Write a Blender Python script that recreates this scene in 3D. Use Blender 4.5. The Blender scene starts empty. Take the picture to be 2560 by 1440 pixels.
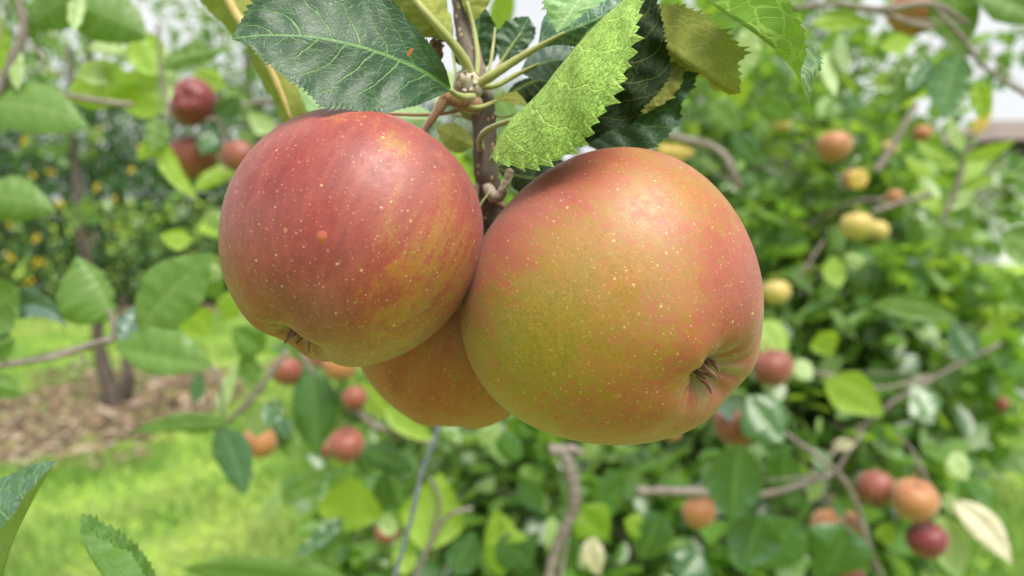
import bpy, math, random
import numpy as np
from mathutils import Vector, Matrix, Euler, Quaternion

# ------------------------------------------------------------------ camera, light, exposure
scene = bpy.context.scene
C = scene.collection
F = 1829.0                                   # focal length in photo pixels
PITCH = math.radians(7.5)
CAM_H = 1.30
cam_d = bpy.data.cameras.new("camera"); cam = bpy.data.objects.new("camera", cam_d); C.objects.link(cam)
cam.location = (0, 0, CAM_H); cam.rotation_euler = (math.radians(90) - PITCH, 0, 0)
cam_d.sensor_width = 36; cam_d.lens = 36 * F / 2560
cam_d.clip_start = 0.01; cam_d.clip_end = 500
cam_d.dof.use_dof = True; cam_d.dof.focus_distance = 0.205; cam_d.dof.aperture_fstop = 8.2
scene.camera = cam
R_CAM = Euler(cam.rotation_euler).to_matrix()
RC = np.array(R_CAM); CL = np.array(cam.location)

SUN_EL, SUN_AZ = math.radians(63), math.radians(145)   # azimuth measured clockwise from +Y (view direction)
world = bpy.data.worlds.new("World"); scene.world = world; world.use_nodes = True
nt = world.node_tree; nt.nodes.clear()
out = nt.nodes.new("ShaderNodeOutputWorld"); bg = nt.nodes.new("ShaderNodeBackground")
sky = nt.nodes.new("ShaderNodeTexSky"); sky.sky_type = 'NISHITA'; sky.sun_disc = False
sky.sun_elevation = SUN_EL; sky.sun_rotation = SUN_AZ; sky.dust_density = 3.0; sky.air_density = 1.0
tc = nt.nodes.new("ShaderNodeTexCoord"); nz = nt.nodes.new("ShaderNodeTexNoise"); nz.inputs['Scale'].default_value = 3.0
nz.inputs['Detail'].default_value = 5
rmp = nt.nodes.new("ShaderNodeMapRange"); rmp.inputs[1].default_value = .3; rmp.inputs[2].default_value = .6
rmp.inputs[3].default_value = .78; rmp.inputs[4].default_value = .97
mix = nt.nodes.new("ShaderNodeMix"); mix.data_type = 'RGBA'
mix.inputs[7].default_value = (7.2, 7.3, 7.45, 1)      # bright thin cloud cover
nt.links.new(tc.outputs['Generated'], nz.inputs['Vector']); nt.links.new(nz.outputs[0], rmp.inputs[0])
nt.links.new(rmp.outputs[0], mix.inputs[0]); nt.links.new(sky.outputs[0], mix.inputs[6])
nt.links.new(mix.outputs[2], bg.inputs['Color']); bg.inputs['Strength'].default_value = 0.10
nt.links.new(bg.outputs[0], out.inputs['Surface'])

sun_d = bpy.data.lights.new("sun", 'SUN'); sun_d.energy = 4.8; sun_d.angle = math.radians(34); sun_d.color = (1, .955, .87)
sun = bpy.data.objects.new("sun", sun_d); C.objects.link(sun)
sdir = Vector((math.sin(SUN_AZ) * math.cos(SUN_EL), math.cos(SUN_AZ) * math.cos(SUN_EL), math.sin(SUN_EL)))
sun.rotation_euler = sdir.to_track_quat('Z', 'Y').to_euler()

scene.view_settings.view_transform = 'Standard'; scene.view_settings.look = 'None'
scene.view_settings.exposure = 0.50; scene.view_settings.gamma = 1
scene.render.engine = 'CYCLES'
scene.cycles.max_bounces = 8; scene.cycles.transmission_bounces = 4; scene.cycles.diffuse_bounces = 4

# ------------------------------------------------------------------ helpers
rnd = random.Random(7); rng = np.random.default_rng(7)

def P(px, py, d):
    v = np.array([(px - 1280) / F * d, -(py - 720) / F * d, -d])
    return RC @ v + CL
def PV(p): return Vector(P(*p))
def ground(px, py):
    v = RC @ np.array([(px - 1280) / F, -(py - 720) / F, -1.0]); t = -CAM_H / v[2]
    return CL + v * t
def lin(r, g, b):
    f = lambda c: (c / 255) / 12.92 if c <= 10 else (((c / 255) + .055) / 1.055) ** 2.4
    return (f(r), f(g), f(b), 1)

def link_mesh(name, me, m, parent=None):
    if m is not None: me.materials.append(m)
    o = bpy.data.objects.new(name, me); C.objects.link(o)
    if parent is not None: o.parent = parent; o.matrix_parent_inverse = parent.matrix_world.inverted()
    return o
def mesh_np(name, V, Q, m, parent=None, uvs=None, smooth=True, nper=4, mids=None):
    V = np.asarray(V, dtype=np.float32); Q = np.asarray(Q, dtype=np.int32)
    if parent is not None:
        V = (V - np.array(parent.location, dtype=np.float32)).astype(np.float32)
    me = bpy.data.meshes.new(name)
    me.vertices.add(len(V)); me.vertices.foreach_set('co', V.ravel())
    n = len(Q); me.loops.add(n * nper); me.loops.foreach_set('vertex_index', Q.ravel())
    me.polygons.add(n); me.polygons.foreach_set('loop_start', np.arange(0, n * nper, nper, dtype=np.int32))
    me.polygons.foreach_set('use_smooth', np.full(n, smooth))
    if uvs:
        for un, uv in uvs.items():
            l = me.uv_layers.new(name=un); l.data.foreach_set('uv', np.asarray(uv, dtype=np.float32)[Q.ravel()].ravel())
    ms = m if isinstance(m, (list, tuple)) else [m]
    for mm in ms: me.materials.append(mm)
    if mids is not None: me.polygons.foreach_set('material_index', np.asarray(mids, dtype=np.int32))
    me.update(calc_edges=True); me.validate()
    o = bpy.data.objects.new(name, me); C.objects.link(o)
    if parent is not None: o.parent = parent
    return o

def thing(name, label, cat, loc, group=None):
    o = bpy.data.objects.new(name, None); C.objects.link(o); o.location = loc
    o.empty_display_size = .02
    o['label'] = label; o['category'] = cat
    if group: o['group'] = group
    return o
def tag(o, label=None, cat=None, group=None, kind=None):
    if label: o['label'] = label
    if cat: o['category'] = cat
    if group: o['group'] = group
    if kind: o['kind'] = kind
    return o

def catmull(pts, n):
    """smooth resample of a polyline (any dimension) into n points evenly by chord length"""
    p = np.array(pts, dtype=float)
    if len(p) == 2: 
        t = np.linspace(0, 1, n)[:, None]; return p[0] * (1 - t) + p[1] * t
    d = np.r_[0, np.cumsum(np.linalg.norm(np.diff(p[:, :2] if p.shape[1] > 2 and abs(p[:, :2]).max() > 5 else p, axis=0), axis=1) + 1e-9)]
    q = np.vstack([2 * p[0] - p[1], p, 2 * p[-1] - p[-2]])
    out = []
    for s in np.linspace(0, d[-1], n):
        i = min(max(np.searchsorted(d, s, side='right') - 1, 0), len(p) - 2)
        t = (s - d[i]) / (d[i + 1] - d[i]); a, b, c, e = q[i], q[i + 1], q[i + 2], q[i + 3]
        out.append(.5 * ((2 * b) + (-a + c) * t + (2 * a - 5 * b + 4 * c - e) * t * t + (-a + 3 * b - 3 * c + e) * t ** 3))
    return np.array(out)

def tube_vq(pts, radii, seg=10, bump=0.0, cap=True, seed=0, off=0):
    """tube along world points; returns verts, quads"""
    p = np.array(pts); n = len(p); r = np.interp(np.linspace(0, 1, n), np.linspace(0, 1, len(radii)), radii)
    t = np.gradient(p, axis=0); t /= np.linalg.norm(t, axis=1)[:, None] + 1e-12
    ref = np.array([.13, .27, .95]) if abs(t[0][2]) < .8 else np.array([.95, .27, .13])
    u = np.cross(t, ref); u /= np.linalg.norm(u, axis=1)[:, None]; w = np.cross(t, u)
    g = np.random.default_rng(seed); V = []
    for i in range(n):
        a = np.linspace(0, 2 * np.pi, seg, endpoint=False)
        rr = r[i] * (1 + bump * g.normal(size=seg) * .5 + bump * math.sin(i * 1.9 + seed))
        V.append(p[i] + (np.cos(a) * rr)[:, None] * u[i] + (np.sin(a) * rr)[:, None] * w[i])
    V = np.vstack(V); Q = []
    for i in range(n - 1):
        for j in range(seg):
            k = (j + 1) % seg; Q.append((i * seg + j, i * seg + k, (i + 1) * seg + k, (i + 1) * seg + j))
    if cap:
        c0 = len(V); V = np.vstack([V, p[0] - t[0] * r[0] * .3, p[-1] + t[-1] * r[-1] * .5])
        for j in range(0, seg, 2):
            Q.append((c0, (j + 2) % seg, (j + 1) % seg, j)); b = (n - 1) * seg
            Q.append((c0 + 1, b + j, b + j + 1, b + (j + 2) % seg))
    return V, np.array(Q) + off
def join_vq(parts):
    V, Q, o = [], [], 0
    for v, q in parts: V.append(v); Q.append(np.array(q) + o); o += len(v)
    return np.vstack(V), np.vstack(Q)
def ptube(name, pts, wpx, m, parent, n=24, seg=10, bump=.04, label=None, seed=1):
    """tube through photo positions (px,py,depth) with widths given in photo pixels"""
    c = catmull(pts, n); W = np.array([P(*q) for q in c])
    w = np.interp(np.linspace(0, 1, n), np.linspace(0, 1, len(wpx)), wpx) * c[:, 2] / F / 2
    V, Q = tube_vq(W, w, seg, bump, seed=seed)
    o = mesh_np(name, V, Q, m, parent)
    if label: o['label'] = label
    return o

# ------------------------------------------------------------------ materials
class N:
    def __init__(s, name):
        s.m = bpy.data.materials.new(name); s.m.use_nodes = True; s.t = s.m.node_tree; s.t.nodes.clear()
        s.out = s.t.nodes.new('ShaderNodeOutputMaterial')
    def n(s, ty, **kw):
        x = s.t.nodes.new(ty)
        for k, v in kw.items(): setattr(x, k, v)
        return x
    def put(s, sock, v):
        if isinstance(v, bpy.types.NodeSocket): s.t.links.new(v, sock)
        elif v is not None: sock.default_value = v
    def math(s, op, a, b=None, c=None, clamp=False):
        x = s.n('ShaderNodeMath', operation=op, use_clamp=clamp); s.put(x.inputs[0], a); s.put(x.inputs[1], b)
        if c is not None: s.put(x.inputs[2], c)
        return x.outputs[0]
    def mr(s, v, a, b, c=0., d=1., smooth=False):
        x = s.n('ShaderNodeMapRange'); x.clamp = True
        if smooth: x.interpolation_type = 'SMOOTHSTEP'
        s.put(x.inputs[0], v)
        for i, q in enumerate((a, b, c, d)): s.put(x.inputs[i + 1], q)
        return x.outputs[0]
    def mix(s, f, a, b, bt='MIX'):
        x = s.n('ShaderNodeMix', data_type='RGBA', blend_type=bt); s.put(x.inputs[0], f); s.put(x.inputs[6], a); s.put(x.inputs[7], b)
        return x.outputs[2]
    def noise(s, vec, scale, detail=3, rough=.55, out=0, dist=0.):
        x = s.n('ShaderNodeTexNoise'); s.put(x.inputs['Vector'], vec); x.inputs['Scale'].default_value = scale
        x.inputs['Detail'].default_value = detail; x.inputs['Roughness'].default_value = rough; x.inputs['Distortion'].default_value = dist
        return x.outputs[out]
    def vor(s, vec, scale, feature='F1', out=0, rand=1.):
        x = s.n('ShaderNodeTexVoronoi', feature=feature); s.put(x.inputs['Vector'], vec); x.inputs['Scale'].default_value = scale
        x.inputs['Randomness'].default_value = rand
        return x.outputs[out]
    def mapping(s, vec, scale=(1, 1, 1), loc=(0, 0, 0), rot=(0, 0, 0)):
        x = s.n('ShaderNodeMapping'); s.put(x.inputs[0], vec); x.inputs['Scale'].default_value = scale
        x.inputs['Location'].default_value = loc; x.inputs['Rotation'].default_value = rot
        return x.outputs[0]
    def obj(s): return s.n('ShaderNodeTexCoord').outputs['Object']
    def attr(s, name, out='Fac'):
        return s.n('ShaderNodeAttribute', attribute_name=name).outputs[out]
    def bump(s, h, strength, dist):
        x = s.n('ShaderNodeBump'); s.put(x.inputs['Height'], h); x.inputs['Strength'].default_value = strength; x.inputs['Distance'].default_value = dist
        return x.outputs[0]
    def prin(s, base, rough=.5, normal=None, spec=.5, **kw):
        x = s.n('ShaderNodeBsdfPrincipled'); s.put(x.inputs['Base Color'], base); s.put(x.inputs['Roughness'], rough)
        s.put(x.inputs['Specular IOR Level'], spec)
        if normal is not None: s.put(x.inputs['Normal'], normal)
        for k, v in kw.items(): s.put(x.inputs[k.replace('_', ' ')], v)
        return x.outputs[0]
    def done(s, sh): s.t.links.new(sh, s.out.inputs['Surface']); return s.m

def leaf_material(name, top, under, vtop, vunder, ret_top=.5, ret_under=.5, dark_ret=False, trans=.3, tcol=(.22, .42, .04, 1),
                  rough=.42, nsec=8, spots=0.0, sec_under=.6, cell=3.6, spec_=.36):
    """hero leaf: UV 'nrm' = (along 0..1, across 0..1), UV 'cm' = centimetres"""
    a = N(name)
    un = a.n('ShaderNodeUVMap', uv_map='nrm').outputs[0]; uc = a.n('ShaderNodeUVMap', uv_map='cm').outputs[0]
    sp = a.n('ShaderNodeSeparateXYZ'); a.put(sp.inputs[0], un); u, v0 = sp.outputs[0], sp.outputs[1]
    wob = a.noise(uc, 1.3, 3); wobc = a.math('MULTIPLY', a.math('SUBTRACT', wob, .5), .55)
    v = a.math('MULTIPLY', a.math('ABSOLUTE', a.math('SUBTRACT', v0, .5)), 2.)
    spc = a.n('ShaderNodeSeparateXYZ'); a.put(spc.inputs[0], uc); yc = a.math('ABSOLUTE', spc.outputs[1])
    midw = a.math('SUBTRACT', .062, a.math('MULTIPLY', u, .045))
    mid = a.math('SUBTRACT', 1., a.mr(a.math('DIVIDE', yc, midw), .55, 1.25, smooth=True))
    side = a.math('MULTIPLY', a.math('GREATER_THAN', v0, .5), .45)
    ph = a.math('ADD', a.math('SUBTRACT', a.math('MULTIPLY', u, float(nsec)), a.math('MULTIPLY', a.math('POWER', v, 1.25), 1.9)), a.math('ADD', wobc, side))
    fr = a.math('ABSOLUTE', a.math('SUBTRACT', a.math('FRACT', ph), .5))
    secw = a.math('SUBTRACT', .055, a.math('MULTIPLY', v, .03))
    sec = a.math('SUBTRACT', 1., a.mr(a.math('DIVIDE', fr, secw), .25, 1.1, smooth=True))
    dv = a.n('ShaderNodeTexNoise'); a.put(dv.inputs['Vector'], uc); dv.inputs['Scale'].default_value = 2.5
    wv = a.n('ShaderNodeVectorMath', operation='MULTIPLY_ADD'); a.put(wv.inputs[0], dv.outputs['Color']); wv.inputs[1].default_value = (.35, .35, 0); a.put(wv.inputs[2], uc)
    ter = a.mr(a.vor(a.mapping(wv.outputs[0], (.75, 1.5, 1)), cell, 'DISTANCE_TO_EDGE'), .02, .085, 1., 0., smooth=True)
    wv2 = a.n('ShaderNodeVectorMath', operation='MULTIPLY_ADD'); a.put(wv2.inputs[0], dv.outputs['Color']); wv2.inputs[1].default_value = (.1, .1, 0); a.put(wv2.inputs[2], uc)
    fin = a.mr(a.vor(wv2.outputs[0], cell * 3.2, 'DISTANCE_TO_EDGE', rand=.85), .01, .11, 1., 0., smooth=True)
    big = a.noise(uc, .8, 4); bl = a.mr(big, .35, .68)
    # top
    tb = a.mix(a.math('MULTIPLY', bl, .65), top, tuple(c * 1.75 if i < 3 else 1 for i, c in enumerate(top)))
    tb = a.mix(a.math('MULTIPLY', ter, ret_top), tb, vtop)
    tb = a.mix(a.math('MULTIPLY', fin, ret_top * .25), tb, vtop)
    tb = a.mix(a.math('MULTIPLY', a.math('MAXIMUM', mid, a.math('MULTIPLY', sec, .8)), .8), tb, vtop)
    # under
    ub = a.mix(a.math('MULTIPLY', bl, .6), under, tuple(c * 1.35 if i < 3 else 1 for i, c in enumerate(under)))
    rc = tuple(c * .34 if i < 3 else 1 for i, c in enumerate(under)) if dark_ret else vunder
    ub = a.mix(a.math('MULTIPLY', fin if dark_ret else ter, ret_under), ub, rc)
    if dark_ret: ub = a.mix(a.math('MULTIPLY', ter, ret_under * .45), ub, rc)
    ub = a.mix(a.math('MULTIPLY', a.math('MAXIMUM', mid, a.math('MULTIPLY', sec, sec_under)), .8), ub, vunder)
    if spots > 0:
        sm = a.mr(a.noise(uc, 1.1, 5, .7), .66, .74); s2 = a.math('MULTIPLY', sm, spots)
        tb = a.mix(s2, tb, (.22, .09, .03, 1)); ub = a.mix(s2, ub, (.30, .13, .06, 1))
    back = a.n('ShaderNodeNewGeometry').outputs['Backfacing']
    col = a.mix(back, tb, ub)
    h = a.math('SUBTRACT', a.math('ADD', a.math('MULTIPLY', a.noise(uc, 3.2, 2), .6), a.math('MULTIPLY', fin, -.15)), a.math('ADD', a.math('MULTIPLY', ter, .4), a.math('MULTIPLY', sec, .8)))
    hh = a.math('MULTIPLY', h, a.math('SUBTRACT', 1., a.math('MULTIPLY', back, 2.)))
    nr = a.bump(hh, .6, .00024)
    ro = a.math('ADD', rough, a.math('MULTIPLY', back, .28))
    p = a.prin(col, ro, nr, spec=a.math('SUBTRACT', spec_, a.math('MULTIPLY', back, spec_ * .55)))
    tr = a.n('ShaderNodeBsdfTranslucent'); a.put(tr.inputs[0], a.mix(a.math('MULTIPLY', a.math('MAXIMUM', a.math('MULTIPLY', ter, .5), mid), .45), tcol, tuple(c * .5 if i < 3 else 1 for i, c in enumerate(tcol))))
    ms = a.n('ShaderNodeMixShader'); ms.inputs[0].default_value = trans
    a.put(ms.inputs[1], p); a.put(ms.inputs[2], tr.outputs[0])
    return a.done(ms.outputs[0])

def far_leaf_material(name, tops, under, trans=.38, tcol=(.30, .52, .03, 1), rough=.34, spec=.75):
    a = N(name); g = a.n('ShaderNodeNewGeometry'); r = g.outputs['Random Per Island']
    cr = a.n('ShaderNodeValToRGB'); a.put(cr.inputs[0], r); el = cr.color_ramp.elements; cr.color_ramp.interpolation = 'LINEAR'
    for i, c in enumerate(tops):
        e = el[i] if i < 2 else el.new(1.0)
        e.position = i / (len(tops) - 1); e.color = c
    r2 = a.math('FRACT', a.math('MULTIPLY', r, 17.3))
    u2 = a.mix(r2, under, tuple(c * 1.5 if i < 3 else 1 for i, c in enumerate(under)))
    col = a.mix(g.outputs['Backfacing'], cr.outputs[0], u2)
    uv = a.n('ShaderNodeUVMap', uv_map='nrm').outputs[0]
    sp = a.n('ShaderNodeSeparateXYZ'); a.put(sp.inputs[0], uv)
    v = a.math('ABSOLUTE', a.math('SUBTRACT', sp.outputs[1], .5))
    mid = a.mr(v, .015, .05, 1., 0.)
    col = a.mix(a.math('MULTIPLY', mid, .35), col, (.20, .30, .09, 1))
    uu = a.math('ABSOLUTE', a.math('SUBTRACT', a.math('FRACT', a.math('SUBTRACT', a.math('MULTIPLY', sp.outputs[0], 7.), a.math('MULTIPLY', v, 3.6))), .5))
    col = a.mix(a.math('MULTIPLY', a.mr(uu, .03, .10, 1., 0.), .16), col, (.20, .30, .09, 1))
    p = a.prin(col, a.math('ADD', rough, a.math('MULTIPLY', g.outputs['Backfacing'], .25)), None, spec)
    tr = a.n('ShaderNodeBsdfTranslucent'); a.put(tr.inputs[0], a.mix(r2, tcol, tuple(min(1, c * q) for c, q in zip(tcol, (1.5, 1.15, 1, 1)))))
    ms = a.n('ShaderNodeMixShader'); ms.inputs[0].default_value = trans; a.put(ms.inputs[1], p); a.put(ms.inputs[2], tr.outputs[0])
    return a.done(ms.outputs[0])

def bark_material(name, c1, c2, dots=None, scale=1., dotc=(.5, .33, .2, 1), dscale=430):
    a = N(name); o = a.obj(); n1 = a.noise(a.mapping(o, (1, 1, .35)), 180 * scale, 5, .65); n2 = a.noise(o, 30 * scale, 3)
    col = a.mix(a.mr(n1, .35, .65), c1, c2); col = a.mix(a.math('MULTIPLY', a.mr(n2, .4, .65), .5), col, tuple(c * .6 if i < 3 else 1 for i, c in enumerate(c1)))
    h = n1
    if dots:
        v = a.n('ShaderNodeTexVoronoi'); a.put(v.inputs['Vector'], a.mapping(o, (1, 1, .75))); v.inputs['Scale'].default_value = dscale
        sp = a.n('ShaderNodeSeparateXYZ'); a.put(sp.inputs[0], v.outputs['Color'])
        dm = a.math('MULTIPLY', a.mr(v.outputs[0], .20, .34, 1., 0.), a.math('GREATER_THAN', sp.outputs[0], .35))
        col = a.mix(a.math('MULTIPLY', dm, dots), col, dotc); h = a.math('ADD', n1, dm)
    return a.done(a.prin(col, .75, a.bump(h, .6, .0006 / scale), .3))

def petiole_material(name, c1, c2):
    a = N(name); o = a.obj(); n1 = a.noise(o, 260, 3); n2 = a.noise(o, 55, 2)
    col = a.mix(a.mr(n2, .35, .65), c1, c2); col = a.mix(a.mr(n1, .55, .75, 0., .5), col, tuple(min(1, c * 1.8) for c in c1))
    return a.done(a.prin(col, .62, a.bump(n1, .5, .0003), .3, Sheen_Weight=.5, Sheen_Roughness=.5))

def apple_material(name, ground_c, amber, red, deep, streak=.5, blush=0.5, hero=True, sheen=.25, dotc=(.70, .52, .26, 1)):
    """skin: local Z is the core axis; attributes 'red' 'grn' mark where this fruit has coloured"""
    a = N(name); o = a.obj()
    if hero:
        ra = a.attr('red'); ga = a.attr('grn'); S = 1.
    else:
        oi = a.n('ShaderNodeObjectInfo').outputs['Random']
        cmb = a.n('ShaderNodeVectorMath', operation='MULTIPLY_ADD'); cb = a.n('ShaderNodeCombineXYZ')
        a.put(cb.inputs[0], oi); a.put(cb.inputs[1], a.math('MULTIPLY', oi, 3.7)); cmb.inputs[1].default_value = (9, 9, 9)
        a.put(cmb.inputs[0], cb.outputs[0]); a.put(cmb.inputs[2], o)
        ra = a.mr(a.noise(cmb.outputs[0], 11, 2), .35, .62, blush - .35, blush + .35); ga = a.mr(a.noise(cmb.outputs[0], 14, 1), .5, .7, 0., .6)
    st = a.noise(a.mapping(o, (1, 1, .14)), 150, 4, .6); st2 = a.noise(a.mapping(o, (1, 1, .12)), 420, 3, .6)
    patch = a.noise(o, 38, 4, .6); fine = a.noise(o, 1000, 3, .8); mid = a.noise(o, 300, 4, .75)
    r = a.math('ADD', ra, a.math('MULTIPLY', a.math('SUBTRACT', st, .5), streak * 1.5))
    r = a.math('ADD', r, a.math('MULTIPLY', a.math('SUBTRACT', patch, .5), 1.1))
    r = a.math('ADD', r, a.math('MULTIPLY', a.math('SUBTRACT', st2, .5), streak * 1.3))
    r = a.math('ADD', r, a.math('MULTIPLY', a.math('SUBTRACT', mid, .5), 1.1))
    r = a.math('ADD', r, a.math('MULTIPLY', a.math('SUBTRACT', fine, .5), 2.2))
    base = a.mix(a.math('ADD', ga, a.math('MULTIPLY', a.math('SUBTRACT', a.noise(o, 70, 4, .7), .5), 1.6), clamp=True), amber, ground_c)
    col = a.mix(a.mr(r, .1, .78, smooth=True), base, red)
    col = a.mix(a.mr(r, .8, 1.35, 0., .8), col, deep)
    sv = a.n('ShaderNodeHueSaturation'); a.put(sv.inputs['Color'], col); a.put(sv.inputs['Value'], a.math('MULTIPLY', a.mr(fine, .3, .7, .78, 1.2), a.mr(mid, .3, .7, .88, 1.1))); col = sv.outputs[0]
    # lenticels
    jit = a.n('ShaderNodeVectorMath', operation='MULTIPLY_ADD'); nn = a.n('ShaderNodeTexNoise'); a.put(nn.inputs['Vector'], o); nn.inputs['Scale'].default_value = 60
    a.put(jit.inputs[0], nn.outputs['Color']); jit.inputs[1].default_value = (.004, .004, .004); a.put(jit.inputs[2], o)
    for scl, r0, r1, thr, amt in ((300, .04, .17, .30, .62), (470, .07, .18, .30, .5), (820, .10, .24, .40, .42)):
        v = a.n('ShaderNodeTexVoronoi'); a.put(v.inputs['Vector'], jit.outputs[0]); v.inputs['Scale'].default_value = scl
        sp = a.n('ShaderNodeSeparateXYZ'); a.put(sp.inputs[0], v.outputs['Color'])
        dm = a.math('MULTIPLY', a.mr(v.outputs[0], r0, r1, 1., 0., smooth=True), a.math('GREATER_THAN', sp.outputs[1], thr))
        col = a.mix(a.math('MULTIPLY', dm, a.math('MULTIPLY', sp.outputs[2], amt)), col, dotc)
    if hero:   # grey waxy bloom and green russet in the basin
        bl = a.attr('wax'); col = a.mix(a.math('MULTIPLY', bl, a.mr(fine, .3, .7, .25, .8)), col, (.42, .33, .24, 1))
        bs = a.attr('basin'); col = a.mix(a.math('MULTIPLY', bs, a.mr(a.noise(o, 330, 3), .3, .65, .55, 1.)), col, a.mix(fine, (.10, .12, .04, 1), (.34, .34, .18, 1)))
    if hero:   # dusty grey bloom in soft patches
        col = a.mix(a.math('MULTIPLY', a.mr(a.noise(o, 26, 4, .6),   .42, .68), .13), col, (.44, .30, .26, 1))
    h = a.math('ADD', a.math('MULTIPLY', fine, .35), a.math('MULTIPLY', mid, .5))
    nr = a.bump(h, .45, .00028)
    ro = a.math('ADD', .40, a.math('MULTIPLY', a.mr(mid, .3, .7), .16))
    return a.done(a.prin(col, ro, nr, .42, Sheen_Weight=sheen, Sheen_Roughness=.45, Subsurface_Weight=.0))

GREEN1, GREEN2 = lin(30, 62, 38), lin(52, 92, 40)
M = {}
M['leaf_dark'] = leaf_material('leaf_dark_green', (.016, .043, .022, 1), (.16, .22, .07, 1), (.13, .26, .08, 1), (.30, .36, .12, 1), .2, .4, trans=.06, rough=.42)
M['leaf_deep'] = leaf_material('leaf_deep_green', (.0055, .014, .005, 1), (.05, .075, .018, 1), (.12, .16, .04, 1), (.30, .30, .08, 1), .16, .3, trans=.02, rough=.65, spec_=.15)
M['leaf_pale_under'] = leaf_material('leaf_pale_underside', (.010, .022, .010, 1), (.27, .42, .095, 1), (.20, .30, .08, 1), (.48, .64, .20, 1), .3, .8, dark_ret=True, trans=.10, rough=.45, spots=.75, sec_under=.35, tcol=(.3, .5, .06, 1), nsec=6, cell=3.2)
M['leaf_olive'] = leaf_material('leaf_olive_underside', (.03, .07, .02, 1), (.20, .22, .05, 1), (.2, .3, .1, 1), (.34, .36, .10, 1), .3, .45, trans=.22, rough=.5, tcol=(.20, .30, .03, 1), cell=3.0)
M['leaf_bright'] = leaf_material('leaf_bright_green', (.03, .075, .03, 1), (.14, .26, .035, 1), (.3, .45, .12, 1), (.36, .52, .12, 1), .3, .55, trans=.25, rough=.5, tcol=(.22, .42, .03, 1), cell=1.5, nsec=7)
M['leaf_blue'] = leaf_material('leaf_blue_green', (.035, .085, .055, 1), (.2, .25, .1, 1), (.28, .42, .22, 1), (.3, .36, .12, 1), .3, .4, trans=.08, rough=.34)
M['leaf_lime'] = leaf_material('leaf_lime_underside', (.05, .11, .03, 1), (.25, .40, .20, 1), (.3, .45, .12, 1), (.50, .62, .32, 1), .3, .4, trans=.25, rough=.5)
M['leaf_grey'] = leaf_material('leaf_grey_green', (.05, .085, .07, 1), (.2, .3, .1, 1), (.2, .3, .15, 1), (.4, .5, .2, 1), .15, .2, trans=.08, rough=.42)
TOPS = [(.016, .050, .018, 1), (.045, .12, .028, 1), (.028, .080, .034, 1), (.070, .155, .022, 1), (.10, .20, .05, 1), (.22, .34, .13, 1)]  # palest tones put sunlit highlights into the leaf colour
M['far'] = far_leaf_material('orchard_foliage', TOPS, (.19, .31, .09, 1), trans=.36, tcol=(.24, .44, .03, 1))
M['far_light'] = far_leaf_material('orchard_foliage_light', [(.03, .09, .018, 1), (.07, .16, .03, 1), (.15, .25, .06, 1)], (.19, .31, .09, 1), trans=.36, tcol=(.22, .46, .03, 1))
M['hedge'] = far_leaf_material('hedge_foliage', [(.008, .030, .012, 1), (.018, .062, .020, 1), (.030, .10, .028, 1), (.065, .16, .045, 1)], (.06, .13, .05, 1), trans=.2, tcol=(.12, .32, .04, 1))
M['mid'] = far_leaf_material('blurred_leaf_green', [(.035, .10, .02, 1), (.05, .13, .03, 1)], (.085, .165, .022, 1), trans=.22, tcol=(.16, .34, .02, 1))
M['mid_dark'] = far_leaf_material('blurred_leaf_dark', [(.018, .062, .024, 1), (.035, .10, .030, 1)], (.08, .13, .04, 1), trans=.12, spec=.7)
M['mid_lime'] = far_leaf_material('blurred_leaf_lime', [(.12, .25, .02, 1), (.18, .30, .03, 1)], (.26, .40, .05, 1), trans=.5, tcol=(.40, .60, .03, 1))
M['mid_pale'] = far_leaf_material('blurred_leaf_pale', [(.17, .28, .09, 1), (.22, .33, .12, 1)], (.30, .42, .17, 1), trans=.3, tcol=(.5, .6, .2, 1))
M['mid_yellow'] = far_leaf_material('yellowing_leaf', [(.55, .40, .03, 1), (.62, .42, .08, 1)], (.62, .42, .12, 1), trans=.35, tcol=(.7, .5, .05, 1))
M['mid_dry'] = far_leaf_material('dry_leaf', [(.36, .24, .16, 1), (.50, .42, .30, 1)], (.50, .46, .32, 1), trans=.2, tcol=(.6, .4, .2, 1))
M['mid_grey'] = far_leaf_material('shiny_leaf', [(.07, .12, .11, 1), (.09, .15, .13, 1)], (.13, .22, .08, 1), trans=.1, rough=.36, spec=.7)
M['bark'] = bark_material('young_bark', (.10, .080, .062, 1), (.20, .165, .135, 1), dots=.9)
M['bark_far'] = bark_material('old_bark', (.13, .105, .09, 1), (.27, .23, .21, 1), scale=.15)
M['bark_brown'] = bark_material('dark_brown_bark', (.045, .034, .026, 1), (.13, .10, .085, 1), scale=.15)  # plain darker brown tone for the young tree's stems
M['bark_dark'] = bark_material('dark_bark', (.028, .022, .018, 1), (.075, .06, .05, 1), dots=.7)
M['stalk'] = petiole_material('apple_stalk', (.17, .085, .045, 1), (.27, .16, .07, 1))
M['petiole'] = petiole_material('green_petiole', (.22, .26, .065, 1), (.30, .30, .09, 1))
M['petiole_red'] = petiole_material('reddish_petiole', (.34, .14, .09, 1), (.30, .22, .08, 1))
M['spur'] = petiole_material('woolly_spur', (.20, .14, .09, 1), (.42, .36, .27, 1))
M['dry'] = petiole_material('dried_blossom', (.10, .035, .02, 1), (.26, .11, .06, 1))
M['apple_left'] = apple_material('red_apple_skin', (.25, .18, .025, 1), (.33, .105, .028, 1), (.255, .042, .034, 1), (.145, .018, .018, 1), streak=.85, sheen=.05)
M['apple_right'] = apple_material('orange_apple_skin', (.205, .17, .012, 1), (.315, .145, .024, 1), (.30, .072, .040, 1), (.18, .032, .025, 1), streak=.45, sheen=.08)
M['apple_back'] = apple_material('shaded_apple_skin', (.15, .14, .014, 1), (.26, .10, .025, 1), (.30, .065, .035, 1), (.2, .03, .02, 1), streak=.8, sheen=.06)
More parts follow.
